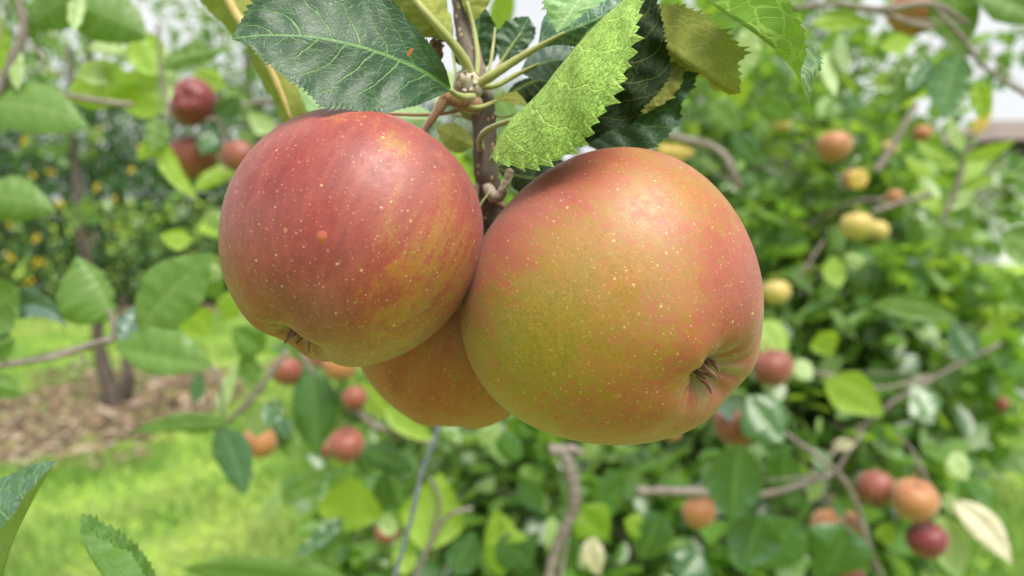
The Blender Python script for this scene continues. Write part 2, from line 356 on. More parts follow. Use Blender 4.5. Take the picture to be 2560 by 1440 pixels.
M['apple_far_red'] = apple_material('distant_red_skin', (.5, .4, .05, 1), (.28, .10, .045, 1), (.215, .052, .038, 1), (.13, .025, .02, 1), blush=.8, hero=False)
M['apple_far_orange'] = apple_material('distant_orange_skin', (.32, .24, .05, 1), (.36, .16, .055, 1), (.30, .10, .05, 1), (.3, .05, .04, 1), blush=.35, hero=False)
M['apple_far_yellow'] = apple_material('distant_yellow_skin', (.36, .38, .09, 1), (.46, .35, .10, 1), (.6, .25, .08, 1), (.5, .1, .05, 1), blush=-.1, hero=False)
M['apple_far_plum'] = apple_material('distant_plum_skin', (.4, .2, .05, 1), (.22, .045, .035, 1), (.17, .022, .025, 1), (.12, .01, .02, 1), blush=1.1, hero=False)

# ------------------------------------------------------------------ ground
def ground_material():
    a = N('lawn'); o = a.obj()
    n1 = a.noise(o, 2.2, 5, .65); n2 = a.noise(o, 18, 4, .6); n3 = a.noise(a.mapping(o, (1, 1, 1)), 90, 3)
    c = a.mix(a.mr(n1, .35, .68), (.19, .33, .04, 1), (.32, .44, .07, 1))
    c = a.mix(a.mr(n2, .45, .7, 0., .6), c, (.34, .42, .10, 1)); c = a.mix(a.mr(n3, .4, .62, 0., .5), c, (.10, .22, .02, 1))
    return a.done(a.prin(c, .9, a.bump(n3, .6, .02), .15))
gx = np.linspace(-60, 60, 61); gy = np.linspace(-15, 130, 73)
X, Y = np.meshgrid(gx, gy); Z = .02 * np.sin(X * .7) * np.cos(Y * .5) * (Y > 1)
Vg = np.c_[X.ravel(), Y.ravel(), Z.ravel()]; nx = len(gx)
Qg = [(j * nx + i, j * nx + i + 1, (j + 1) * nx + i + 1, (j + 1) * nx + i) for j in range(len(gy) - 1) for i in range(nx - 1)]
tag(mesh_np('ground', Vg, Qg, ground_material()), kind='structure')
def gz(x, y): return .02 * np.sin(x * .7) * np.cos(y * .5)

SOILS = []
def soil_sheet(name, outline_px, m, seed, lift=.03):
    """bare earth patch, irregular rim, slightly mounded, over the lawn"""
    pts = np.array([ground(*p)[:2] for p in outline_px]); c = pts.mean(0)
    SOILS.append(pts)
    ring = catmull(np.vstack([pts, pts[:1]]), 97)[:-1]; g = np.random.default_rng(seed)
    ring = c + (ring - c) * (1 + g.normal(size=(96, 1)) * .035)
    V = [np.r_[c, gz(*c) + lift + .02]]
    for k in range(1, 9):
        f = k / 8
        for q in ring:
            p = c + (q - c) * f; V.append(np.r_[p, gz(*p) + lift * (1 - f ** 4) + .004 + g.normal() * .006 * (f < 1)])
    Q = []
    for j in range(0, 96, 2): Q.append((0, 1 + j, 1 + (j + 1) % 96, 1 + (j + 2) % 96))
    for k in range(7):
        for j in range(96):
            b = 1 + k * 96; Q.append((b + j, b + 96 + j, b + 96 + (j + 1) % 96, b + (j + 1) % 96))
    return tag(mesh_np(name, V, Q, m), kind='structure')
def soil_mat():
    a = N('bare_soil'); o = a.obj(); n1 = a.noise(o, 9, 5, .7); n2 = a.noise(o, 60, 4, .65)
    c = a.mix(a.mr(n1, .35, .65), (.10, .065, .042, 1), (.23, .165, .105, 1)); c = a.mix(a.mr(n2, .5, .72, 0., .7), c, (.46, .38, .28, 1))
    c = a.mix(a.mr(a.noise(o, 5, 4, .7), .52, .66, 0., .8), c, (.20, .30, .04, 1))
    return a.done(a.prin(c, .95, a.bump(n2, 1, .02), .1))
SOIL = soil_mat()
soil_sheet('soil', [(-200, 1090), (-60, 1020), (120, 972), (330, 925), (520, 925), (640, 960), (560, 1030), (430, 1075), (250, 1130), (0, 1175), (-260, 1190)], SOIL, 3)
soil_sheet('soil', [(-900, 790), (-300, 765), (100, 762), (400, 760), (800, 765), (1100, 770), (900, 800), (500, 795), (100, 790), (-500, 812)], SOIL, 4)

# grass blades (uncountable)
def grass(n, seed):
    g = np.random.default_rng(seed)
    y = 1.7 + (g.random(n) ** 1.6) * 7.5; x = (g.random(n) - .5) * 2 * (.78 * y + .3)
    keep = np.ones(n, bool)
    for poly in SOILS:
        ins = np.zeros(n, bool); j = len(poly) - 1
        for i in range(len(poly)):
            xi, yi = poly[i]; xj, yj = poly[j]
            ins ^= ((yi > y) != (yj > y)) & (x < (xj - xi) * (y - yi) / (yj - yi + 1e-12) + xi); j = i
        keep &= ~(ins & (g.random(n) < .8))
    x, y = x[keep], y[keep]; n = len(x)
    z = gz(x, y); h = (.025 + g.random(n) * .045) * (1 + .7 * np.sin(x * 5 + 2 * np.sin(y * 3)) * np.sin(y * 4.3 + np.sin(x * 2.7))); a = g.random(n) * 2 * np.pi; w = .0022 + g.random(n) * .002 + y * .0006
    lean = g.normal(size=(n, 2)) * .025; dx, dy = np.cos(a) * w, np.sin(a) * w
    b0 = np.c_[x - dx, y - dy, z]; b1 = np.c_[x + dx, y + dy, z]
    m0 = np.c_[x - dx * .7 + lean[:, 0] * .4, y - dy * .7 + lean[:, 1] * .4, z + h * .6]; m1 = m0 + np.c_[dx * 1.4, dy * 1.4, dx * 0]
    t0 = np.c_[x + lean[:, 0], y + lean[:, 1], z + h]; t1 = t0 + np.c_[dx * .2, dy * .2, dx * 0]
    V = np.stack([b0, b1, m1, m0, t1, t0], 1).reshape(-1, 3); k = np.arange(n)[:, None] * 6
    Q = np.stack([k + [0, 1, 2, 3], k + [3, 2, 4, 5]], 1).reshape(-1, 4)
    a_ = N('grass_blades'); gr = a_.n('ShaderNodeNewGeometry').outputs['Random Per Island']
    c = a_.mix(gr, (.145, .33, .05, 1), (.34, .48, .13, 1)); nz_ = a_.noise(a_.obj(), 1.4, 4, .65)
    c = a_.mix(a_.mr(nz_, .45, .65, 0., .65), c, (.56, .58, .22, 1)); c = a_.mix(a_.mr(a_.noise(a_.obj(), 3.1, 4, .65), .54, .68, 0., .7), c, (.13, .29, .05, 1))
    p = a_.prin(c, .6, None, .3); tr = a_.n('ShaderNodeBsdfTranslucent'); a_.put(tr.inputs[0], c)
    ms = a_.n('ShaderNodeMixShader'); ms.inputs[0].default_value = .4; a_.put(ms.inputs[1], p); a_.put(ms.inputs[2], tr.outputs[0])
    tag(mesh_np('grass', V, Q, a_.done(ms.outputs[0]), smooth=False), 'short bright green lawn grass with paler tufts', 'grass', kind='stuff')
grass(90000, 5)

def litter(n, seed):
    g = np.random.default_rng(seed); V = []; Q = []; mi = []
    for i in range(n):
        k = 0 if g.random() < .8 else 1; p = SOILS[k]; lo, hi = p.min(0), p.max(0); q = lo + (hi - lo) * g.random(2)
        if k == 1: q = q * [1, 1]
        r = g.uniform(.012, .04) * (1 if k == 0 else 1.5); a = g.random() * 6.28; u = np.array([math.cos(a), math.sin(a), g.normal() * .3]); w = np.array([-math.sin(a), math.cos(a), g.normal() * .3]) * g.uniform(.3, .8)
        c = np.r_[q, gz(*q) + .045 + g.random() * .02]; b = len(V)
        V += [c - u * r, c - w * r, c + u * r * 1.2, c + w * r]; Q.append((b, b + 1, b + 2, b + 3)); mi.append(int(g.integers(0, 3)))
    ms = [plain('dry_litter', (.28, .19, .12, 1), .8, 40), plain('dark_litter', (.10, .065, .045, 1), .8, 40), plain('pale_litter', (.40, .32, .24, 1), .7, 40)]
    tag(mesh_np('leaf_litter', V, Q, ms, mids=mi, smooth=False), 'dry brown and pale leaf litter scattered on the bare soil', 'leaf litter', kind='stuff')
def plain(name, c, rough=.8, sc=3., amt=.15):
    a = N(name); n = a.noise(a.obj(), sc, 4); return a.done(a.prin(a.mix(n, c, tuple(q * (1 - amt * 2) if i < 3 else 1 for i, q in enumerate(c))), rough, a.bump(a.noise(a.obj(), sc * 20, 3), .3, .01), .3))
litter(1500, 12)

# ------------------------------------------------------------------ leaf clouds for crowns
def leaf_template(nu=5):
    t = np.linspace(0, 1, nu); w = np.array([.05, .36, .46, .36, .03]) if nu == 5 else None
    V, UV = [], []
    for i in range(nu):
        for s in (-1, 0, 1):
            V.append((s * w[i] * .72, t[i], .10 * abs(s) - .28 * (t[i] - .3) ** 2)); UV.append((t[i], .5 + s * .5))
    Q = [(i * 3 + j, i * 3 + j + 1, (i + 1) * 3 + j + 1, (i + 1) * 3 + j) for i in range(nu - 1) for j in range(2)]
    return np.array(V), np.array(Q), np.array(UV)
LT = leaf_template()
def leaf_cloud(centres, dirs, size, seed, up=.9):
    """one curved leaf per centre; dirs = growth direction, faces tend upwards"""
    g = np.random.default_rng(seed); n = len(centres); T, Q, UV = LT
    y = dirs / (np.linalg.norm(dirs, axis=1)[:, None] + 1e-9)
    z = np.c_[g.normal(size=(n, 2)) * .55, np.full(n, up)] ; z -= (z * y).sum(1)[:, None] * y; z /= np.linalg.norm(z, axis=1)[:, None] + 1e-9
    x = np.cross(y, z); s = (size * (.6 + g.random(n) * .65))
    V = centres[:, None, :] + s[:, None, None] * (T[None, :, 0, None] * x[:, None] * (.8 + .4 * g.random(n))[:, None, None] + T[None, :, 1, None] * y[:, None] + (T[None, :, 2, None] * (g.normal(size=n) * .8 + .7)[:, None, None]) * z[:, None])
    Qs = (Q[None] + (np.arange(n) * len(T))[:, None, None]).reshape(-1, 4)
    return V.reshape(-1, 3), Qs, np.tile(UV, (n, 1))
def blob_leaves(blobs, seed, size, per=6, up=.9, spread=.06, shell=.6):
    """blobs: (centre xyz, radii xyz, clusters) -> centres, directions, twig segments"""
    g = np.random.default_rng(seed); Cs, Ds, tw = [], [], []
    for c, r, n in blobs:
        v = g.normal(size=(n, 3)); v /= np.linalg.norm(v, axis=1)[:, None]; rad = g.random(n) ** (1 / 3 * shell)
        k = np.array(c) + v * rad[:, None] * np.array(r)
        for q, vv in zip(k, v):
            m = g.integers(max(2, per - 2), per + 3)
            d = g.normal(size=(m, 3)) * .8 + vv * .6 + np.array([0, 0, -.25]); Ds.append(d)
            Cs.append(q + d * spread * .4 * g.random((m, 1)) + g.normal(size=(m, 3)) * spread * .5)
            tw.append((q - vv * g.uniform(.08, .25) * np.array([1, 1, .7]) + g.normal(size=3) * .04, q))
    return np.vstack(Cs), np.vstack(Ds), tw
def make_tree(name, label, cat, base, limbs, blobs, size, mat, seed, per=6, group=None, trunk_r=.05, twigs=True, bark='bark_far', spread=.06, up=.9, shell=.6, light=0):
    t = thing(name, label, cat, tuple(base), group)
    parts = []
    for k, (pts, rr) in enumerate(limbs):
        V, Q = tube_vq(catmull(pts, 24), rr, 12, .06, seed=seed + k); mesh_np(('trunk' if k == 0 else 'limb') if name != 'hedge' else 'stem', V, Q, M[bark], t)
    Cs, Ds, tw = blob_leaves(blobs, seed, size, per, up, spread, shell)
    if twigs:
        for i, (a, b) in enumerate(tw):
            if i % 2 == 0: parts.append(tube_vq(np.linspace(a, b, 4) + rng.normal(size=(4, 3)) * .006, [.0045, .002], 4, 0, cap=False))
    if parts:
        V, Q = join_vq(parts); tag(mesh_np('twigs', V, Q, M[bark], t), kind='stuff')
    sel = np.random.default_rng(seed + 1).random(len(Cs)) < (light or 0)
    V, Q, UV = leaf_cloud(Cs[~sel], Ds[~sel], size, seed + 9, up)
    mesh_np('crown', V, Q, M[mat], t, uvs={'nrm': UV})
    if light:
        V, Q, UV = leaf_cloud(Cs[sel], Ds[sel], size * .95, seed + 10, up)
        o = mesh_np('sunlit_tone_leaves', V, Q, M['far_light'], t, uvs={'nrm': UV}); o['label'] = 'paler crown leaves, sunlit brightness put into their colour'  # brightness of sunlit leaves is put into this lighter leaf colour
    return t
def B(px, py, d, rpx, rpy, rd, n):
    return (P(px, py, d), (rpx / F * d, rd, rpy / F * d), n)

# flowering hedge, far left and behind the fruit
hb = []
for x0 in range(-500, 1250, 130):
    hb.append(B(x0, 560, 8.2, 120, 190, .55, 190)); hb.append(B(x0 + 60, 350, 8.5, 110, 140, .5, 130))
hedge = make_tree('hedge', 'tall green hedge dotted with yellow flowers behind the lawn', 'hedge', (P(300, 780, 8.3)[0], P(300, 780, 8.3)[1], 0),
          [([np.array(P(x, 770, 8.4)) * [1, 1, 0], P(x + 20, 640, 8.4), P(x - 10, 480, 8.4)], [.05, .02]) for x in range(-400, 1200, 160)],
          hb, .085, 'hedge', 21, per=7, twigs=False, spread=.16)
def flower_mat():
    a = N('yellow_petal'); return a.done(a.prin(a.mix(a.noise(a.obj(), 40, 2), (.62, .42, .02, 1), (.70, .56, .05, 1)), .6, None, .2))
FM = flower_mat()
fl = [(250, 325), (330, 425), (85, 440), (120, 430), (245, 470), (150, 505), (280, 495), (80, 700), (100, 655), (60, 760), (215, 580), (190, 205), (120, 85), (240, 345), (30, 640), (130, 180), (270, 200), (90, 590), (480, 640), (350, 370), (60, 350), (20, 560), (300, 560), (200, 650), (45, 800)]
for i, (fx, fy) in enumerate(fl):
    d = 7.55; c = P(fx, fy, d); g = np.random.default_rng(i); V, Q = [], []
    n = 0
    for q in range(2 + i % 3):
        cc = c + g.normal(size=3) * .018
        for k in range(6):
            a = k * math.pi / 3 + g.random(); u = np.array([math.cos(a), -.3, math.sin(a)]); w = np.array([-math.sin(a), 0, math.cos(a)])
            V += [cc, cc + u * .012 - w * .008, cc + u * .024, cc + u * .012 + w * .008]; Q.append((n, n + 1, n + 2, n + 3)); n += 4
    mesh_np('flower', V, Q, FM, hedge)

# tall trees with sky showing through, beyond the hedge
def tall(px, label, seed, d=13, h=-250, dens=60, mat='far_light', w=230, top=-150):
    b = np.array(P(px, 780, d)) * [1, 1, 0]
    bl = [B(px + o, y, d + dd, w * s, 110, 1.0, int(dens * s)) for o, y, s, dd in ((-140, 150, 1, 0), (130, 190, 1, .4), (0, 40, 1.1, 0), (-60, top, 1.2, 0), (150, top + 60, 1, 0), (0, 300, 1.2, .5))]
    return make_tree('tall_tree', label, 'tree', b, [([b, P(px, 500, d), P(px - 20, 200, d), P(px, -50, d)], [.16, .05]), ([P(px, 350, d), P(px + 90, 200, d), P(px + 160, 60, d)], [.06, .02])], bl, .17, mat, seed, per=7, twigs=False, group='tall trees beyond the hedge', spread=.35, shell=.9)
tall(-120, 'tall leafy tree beyond the hedge at the far left edge', 31, dens=50)
tall(240, 'tall airy tree beyond the hedge with white sky between its leaves', 32, dens=22)
tall(640, 'tall tree beyond the hedge, behind the dark upper leaves', 33, dens=38)
tall(1900, 'tall tree beyond the orchard trees near the house', 35, d=11, dens=90)

# orchard trees
def limb(*pts): return [np.array(P(*p)) for p in pts]
g0 = lambda px, d: np.array(P(px, 900, d)) * [1, 1, 0]
tb = g0(1340, 1.9)
make_tree('apple_tree', 'dense apple tree behind the hanging fruit, grey limbs among its leaves', 'tree', tb,
    [([tb] + limb((1335, 1350, 1.9), (1330, 1150, 1.9), (1420, 900, 1.95), (1500, 600, 2.0), (1620, 300, 2.0)), [.045, .035, .015]),
     (limb((1335, 1200, 1.9), (1700, 1100, 1.9), (2000, 950, 1.9), (2280, 700, 1.95)), [.012, .006]),
     (limb((1420, 900, 1.95), (1800, 700, 1.9), (2100, 520, 1.75), (2220, 500, 1.7)), [.011, .005]),
     (limb((2190, 430, 1.6), (2240, 350, 1.6), (2290, 260, 1.6)), [.008, .006]),
     (limb((2060, 1150, 1.5), (2240, 1000, 1.5), (2420, 900, 1.5), (2500, 860, 1.5)), [.006, .004])],
    [B(1500, 1250, 1.75, 420, 260, .3, 190), B(1000, 1330, 1.75, 230, 170, .25, 60), B(1950, 1150, 1.8, 420, 300, .35, 200), B(2000, 700, 2.0, 330, 260, .4, 190),
     B(1650, 900, 2.1, 500, 330, .35, 150), B(2250, 850, 1.9, 220, 260, .35, 110), B(1500, 520, 2.1, 300, 230, .35, 80), B(2000, 400, 2.1, 300, 180, .3, 90), B(1250, 560, 2.1, 170, 200, .3, 34), B(1650, 190, 2.0, 200, 140, .3, 26)],
    .068, 'far', 41, light=.5, per=8, spread=.055, group='apple trees of the orchard')
tb = g0(2230, 3.2)
make_tree('apple_tree', 'apple tree farther back on the right, in front of the house', 'tree', tb,
    [([tb] + limb((2230, 1000, 3.2), (2240, 700, 3.2), (2200, 400, 3.2)), [.06, .02]), (limb((2240, 800, 3.2), (2350, 600, 3.2), (2420, 420, 3.2)), [.03, .01])],
    [B(2080, 600, 3.2, 280, 300, .5, 210), B(1850, 400, 3.3, 300, 260, .5, 170), B(2260, 420, 3.2, 80, 130, .4, 36), B(2440, 470, 3.2, 60, 120, .3, 22), B(2400, 130, 3.2, 110, 120, .3, 22), B(2250, 1000, 3.2, 220, 160, .5, 110), B(1800, 850, 3.3, 400, 300, .5, 150), B(2000, 200, 3.2, 300, 150, .4, 60)],
    .078, 'far_light', 51, per=6, spread=.06, group='apple trees of the orchard')
tb = g0(900, 3.6)
make_tree('apple_tree', 'apple tree farther back below the hanging fruit', 'tree', tb,
    [([tb] + limb((905, 1200, 3.6), (930, 900, 3.6), (960, 700, 3.6)), [.05, .02])],
    [B(1150, 1050, 3.4, 330, 180, .4, 130), B(1500, 1200, 3.4, 400, 250, .4, 160), B(1000, 700, 3.6, 350, 300, .4, 150), B(1250, 420, 3.7, 200, 180, .4, 50), B(1250, 1290, 3.2, 300, 170, .3, 110)],
    .074, 'far', 61, light=.42, per=6, spread=.06, group='apple trees of the orchard')
# young tree with two stems on the bare strip
yb = ground(300, 1035)
def yl(px, py, d=None): return P(px, py, d or dy0)
dy0 = float(np.dot(R_CAM.inverted() @ (Vector(yb) - Vector(CL)), Vector((0, 0, -1))))
make_tree('young_tree', 'young forked tree on the bare soil strip with two dark stems', 'tree', tuple(yb),
    [([yb, yl(285, 1000), yl(262, 930), yl(245, 850), yl(240, 770), yl(205, 600), yl(190, 430), yl(180, 250), yl(172, 120)], [.05, .036, .026, .018, .014]),
     ([yl(300, 1010), yl(318, 960), yl(315, 880), yl(300, 790), yl(312, 740)], [.04, .032, .022, .012])],
    [B(120, 330, dy0, 100, 90, .3, 14), B(330, 560, dy0, 110, 70, .3, 10), B(60, 110, dy0, 130, 90, .3, 26)], .07, 'far_light', 71, per=6, bark='bark_brown')

# ------------------------------------------------------------------ house at the right
def plain(name, c, rough=.8, sc=3., amt=.15):
    a = N(name); n = a.noise(a.obj(), sc, 4); return a.done(a.prin(a.mix(n, c, tuple(q * (1 - amt * 2) if i < 3 else 1 for i, q in enumerate(c))), rough, a.bump(a.noise(a.obj(), sc * 20, 3), .3, .01), .3))
def box_vq(x0, x1, y0, y1, z0, z1):
    V = [(x, y, z) for x in (x0, x1) for y in (y0, y1) for z in (z0, z1)]
    return np.array(V, float), np.array([(0, 1, 3, 2), (4, 6, 7, 5), (0, 4, 5, 1), (2, 3, 7, 6), (0, 2, 6, 4), (1, 5, 7, 3)])
hd = 13.0; hx = P(2508, 500, hd)[0]; hy = P(2508, 500, hd)[1]; ze = P(2508, 398, hd)[2]
house = thing('house', 'white house with dark eaves at the right edge of the garden', 'house', (hx, hy, 0))
V, Q = box_vq(hx, hx + 7, hy, hy + 6, -.05, ze); mesh_np('wall', V, Q, plain('white_render', (.80, .82, .84, 1)), house, smooth=False)
V, Q = box_vq(hx - .45, hx + 7.4, hy - .45, hy + 6.4, ze + .003, ze + .30); mesh_np('eaves', V, Q, plain('dark_fascia', (.035, .033, .035, 1)), house, smooth=False)
x0, x1, y0, y1, z0, z1 = hx - .55, hx + 7.5, hy - .55, hy + 6.5, ze + .303, ze + .95; ym = (y0 + y1) / 2
V = np.array([(x0, y0, z0), (x1, y0, z0), (x1, y1, z0), (x0, y1, z0), (x0 + 2.2, ym, z1), (x1 - 2.2, ym, z1), (x0 + 2.21, ym + .01, z1), (x1 - 2.21, ym + .01, z1)])
Q = np.array([(0, 1, 5, 4), (2, 3, 6, 7), (3, 0, 4, 6), (1, 2, 7, 5), (0, 3, 2, 1), (4, 5, 7, 6)])
mesh_np('roof', V, Q, plain('brown_tiles', (.20, .165, .14, 1), .85, 6), house, smooth=False)
wx = hx + 1.4
V, Q = box_vq(wx, wx + 1.3, hy - .03, hy + .02, .9, 2.0); w = mesh_np('window', V, Q, plain('window_frame', (.5, .5, .5, 1)), house, smooth=False)
V, Q = box_vq(wx + .08, wx + 1.22, hy - .038, hy - .031, .98, 1.92); mesh_np('pane', V, Q, plain('dark_glass', (.03, .04, .05, 1), .1), w, smooth=False)

# ------------------------------------------------------------------ leaf builders from outline curves
def loft_leaf(name, mid, a, b, m, parent, N_=90, K=9, teeth=26, tooth=.0016, bulge=.0, wave=.0006, flip=False, seed=0, label=None, face=None):
    """mid/a/b: (px,py,depth) curves from base to tip for midrib and the two margins; builds a curved serrated blade"""
    g = np.random.default_rng(seed)
    W = [np.array([P(*q) for q in catmull(c, N_)]) for c in (mid, a, b)]
    mw, aw, bw = W; t = np.linspace(0, 1, N_)
    seg = np.r_[0, np.cumsum(np.linalg.norm(np.diff(mw, axis=0), axis=1))]
    tan = np.gradient(mw, axis=0); tan /= np.linalg.norm(tan, axis=1)[:, None] + 1e-12
    ph = (t * teeth) % 1.0; irr = 1 + .35 * np.sin(t * 37 + seed) + .2 * np.sin(t * 91 + seed)
    cols, un, uc = [], [], []
    for side, e in ((-1, aw), (1, bw)):
        vec = e - mw; wd = np.linalg.norm(vec, axis=1); dirn = vec / (wd[:, None] + 1e-9)
        saw = (ph ** 1.4) * tooth * irr * np.clip(wd / .006, 0, 1) * np.clip((1 - t) * 12, 0, 1)
        e2 = e + dirn * saw[:, None] + tan * (saw * .7)[:, None]
        nrm = np.cross(tan, dirn); nrm /= np.linalg.norm(nrm, axis=1)[:, None] + 1e-9
        if side < 0: nrm = -nrm
        ks = list(range(K, 0, -1)) if side < 0 else list(range(1, K + 1))
        for k in ks:
            s = k / K; s_ = 1 - (1 - s) ** 1.15
            base = mw + (e2 if k == K else e + (e2 - e) * .25 * (s > .9)) * 0 + ((e2 if k == K else e) - mw) * s_
            arch = bulge * 4 * s * (1 - s) * np.sin(np.pi * np.clip(t, 0, 1)) ** .5
            rip = wave * s * (np.sin(t * 23 + side * 1.3 + seed) + .6 * np.sin(t * 41 + seed * 2 + s * 2)) + wave * .7 * np.sin(t * 2 * np.pi * 8 - s * 8) * s * (1 - s) * 2
            cols.append((side * s, base + nrm * (arch * wd / .02 + rip * np.clip(wd / .01, 0, 1))[:, None], wd * s * side))
        if side < 0: cols.append((0., mw - nrm * 0, mw[:, 0] * 0))
    V = np.stack([c[1] for c in cols], 1).reshape(-1, 3); nc = len(cols)
    un = np.stack([np.c_[t, np.full(N_, .5 + c[0] * .5)] for c in cols], 1).reshape(-1, 2)
    uc = np.stack([np.c_[seg * 100, c[2] * 100] for c in cols], 1).reshape(-1, 2)
    Q = [(i * nc + j, i * nc + j + 1, (i + 1) * nc + j + 1, (i + 1) * nc + j) if not flip else (i * nc + j, (i + 1) * nc + j, (i + 1) * nc + j + 1, i * nc + j + 1) for i in range(N_ - 1) for j in range(nc - 1)]
    Qa = np.array(Q); fn = np.cross(V[Qa[:, 1]] - V[Qa[:, 0]], V[Qa[:, 3]] - V[Qa[:, 0]]); vd = CL - V[Qa[:, 0]]
    pr = (fn * vd).sum(1) / np.linalg.norm(vd, axis=1); jj = np.tile(np.arange(nc - 1), N_ - 1); h1, h2 = pr[jj < K].sum(), pr[jj >= K].sum()
    face = face or ('under' if flip else 'top'); sgn = h1 if abs(h1) > abs(h2) * 1.6 else h2
    if (sgn > 0) != (face == 'top'): Qa = Qa[:, ::-1]
    o = mesh_np(name, V, Qa, m, parent, uvs={'nrm': un, 'cm': uc})
    if label: o['label'] = label
    return o

def quick_leaf(parent, m, x0, y0, x1, y1, w, d0, d1=None, curve=0., fa=0., fb=0., flip=False, label=None, N_=26, teeth=18, wa=1., wb=1., seed=0, tooth=.0016, prof=None, wave=.0007):
    """leaf from base to tip; w = full width px; fa/fb push each margin in depth (fraction of width); wa/wb narrow a half"""
    q = random.Random(int(x0 * 7 + y1)); fa = fa or q.uniform(-.35, .35); fb = fb or q.uniform(-.35, .35); curve = curve or q.uniform(-.12, .12)
    d1 = d0 * (1 + q.uniform(-.04, .04)) if d1 is None else d1; L = math.hypot(x1 - x0, y1 - y0); ux, uy = (x1 - x0) / L, (y1 - y0) / L; nx_, ny_ = -uy, ux
    T = np.linspace(0, 1, 9); pr = prof or [.02, .55, .88, 1., .98, .86, .64, .34, .0]
    mid, a, b = [], [], []
    for t, p in zip(T, pr):
        off = curve * L * 4 * t * (1 - t) * .5; x = x0 + ux * L * t + nx_ * off; y = y0 + uy * L * t + ny_ * off; d = d0 + (d1 - d0) * t
        h = w / 2 * p * (1 + .06 * math.sin(t * 9 + seed)); mid.append((x, y, d)); mm = h / F * d
        a.append((x - nx_ * h * wa, y - ny_ * h * wa, d + fa * mm)); b.append((x + nx_ * h * wb, y + ny_ * h * wb, d + fb * mm))
    return loft_leaf('leaf', mid, a, b, m, parent, N_=64, K=5, teeth=teeth, tooth=tooth, wave=wave, bulge=q.uniform(.0015, .005) * q.choice((-1, 1)) * min(1, d0), flip=flip, seed=seed, label=label)

# ------------------------------------------------------------------ apples
def apple_mesh(R, seed, lobes=.05, H=.90, conic=.10, dimp=(.30, .42), calyx=(.20, .28), nu=112, nv=84, pw=0.):
    g = np.random.default_rng(seed); th = np.linspace(0, 2 * np.pi, nu, endpoint=False); V = []
    ph0 = g.random() * 6; a1, a2 = g.normal() * .025, g.normal() * .02
    for j in range(nv):
        t = math.pi * (j + .5) / nv if 0 < j < nv - 1 else (.004 if j == 0 else math.pi - .004)
        s = math.sin(t) ** (.90 if t < math.pi / 2 else .90 - pw * math.sin(t - math.pi / 2) ** 2); rho = s * (1 + conic * math.cos(t)); w = (1 / (1 + math.exp(-(t - 2.0) * 3.2)))
        rl = lobes * np.cos(5 * th + ph0) * w * s + a1 * np.cos(2 * th + ph0) + a2 * np.cos(3 * th + 1) * s
        rr = rho * (1 + rl)
        z = H * math.cos(t) - dimp[0] * math.exp(-(rho / dimp[1]) ** 2 * 1.6) * (t < 1.7) + calyx[0] * math.exp(-(rho / calyx[1]) ** 2) * (t > 1.5)
        z = z - lobes * .8 * np.cos(5 * th + ph0) * w * math.exp(-((rho - .40) / .20) ** 2) + .02 * np.cos(th + ph0)
        z = z + .012 * np.cos(10 * th + ph0 + .4 * np.sin(3 * th)) * math.exp(-((rho - .17) / .08) ** 2) * (t > 1.6)
        V.append(np.c_[rr * np.cos(th), rr * np.sin(th), np.broadcast_to(z, th.shape)])
    V = np.vstack(V) * R
    Q = [(j * nu + i, (j + 1) * nu + i, (j + 1) * nu + (i + 1) % nu, j * nu + (i + 1) % nu) for j in range(nv - 1) for i in range(nu)]
    top = len(V); V = np.vstack([V, V[:nu].mean(0), V[-nu:].mean(0)])
    for i in range(0, nu, 2):
        Q.append((top, i, i + 1, (i + 2) % nu)); b = (nv - 1) * nu; Q.append((top + 1, b + (i + 2) % nu, b + i + 1, b + i))
    return V, np.array(Q)
def frame(cal, spin=0.):
    """world rotation whose local -Z is the calyx direction (given in camera axes: right, up, towards camera)"""
    c = R_CAM @ Vector(cal).normalized(); q = (-c).to_track_quat('Z', 'Y')
    return (q @ Quaternion((0, 0, 1), spin)).to_matrix()

def calyx_vq(z0, R, seed, n=5, L=.0075, spread=.55):
    g = np.random.default_rng(seed); parts = []
    for k in range(n * 2):
        a = k * math.pi * 2 / (n * 2) + g.normal() * .2; l = L * (1 if k % 2 == 0 else .55) * g.uniform(.7, 1.15); r0 = .0012
        u = np.array([math.cos(a), math.sin(a), 0]); pts = [u * r0 + [0, 0, z0 + .001], u * (r0 + l * .22) + [0, 0, z0 - l * .35], u * (r0 + l * spread * .6) + [0, 0, z0 - l * .72], u * (r0 + l * spread * g.uniform(.2, 1.2)) + [0, 0, z0 - l]]
        parts.append(tube_vq(catmull(pts, 8), [.0010, .0014, .0010, .0003], 6, .15, seed=seed + k))
    return join_vq(parts)

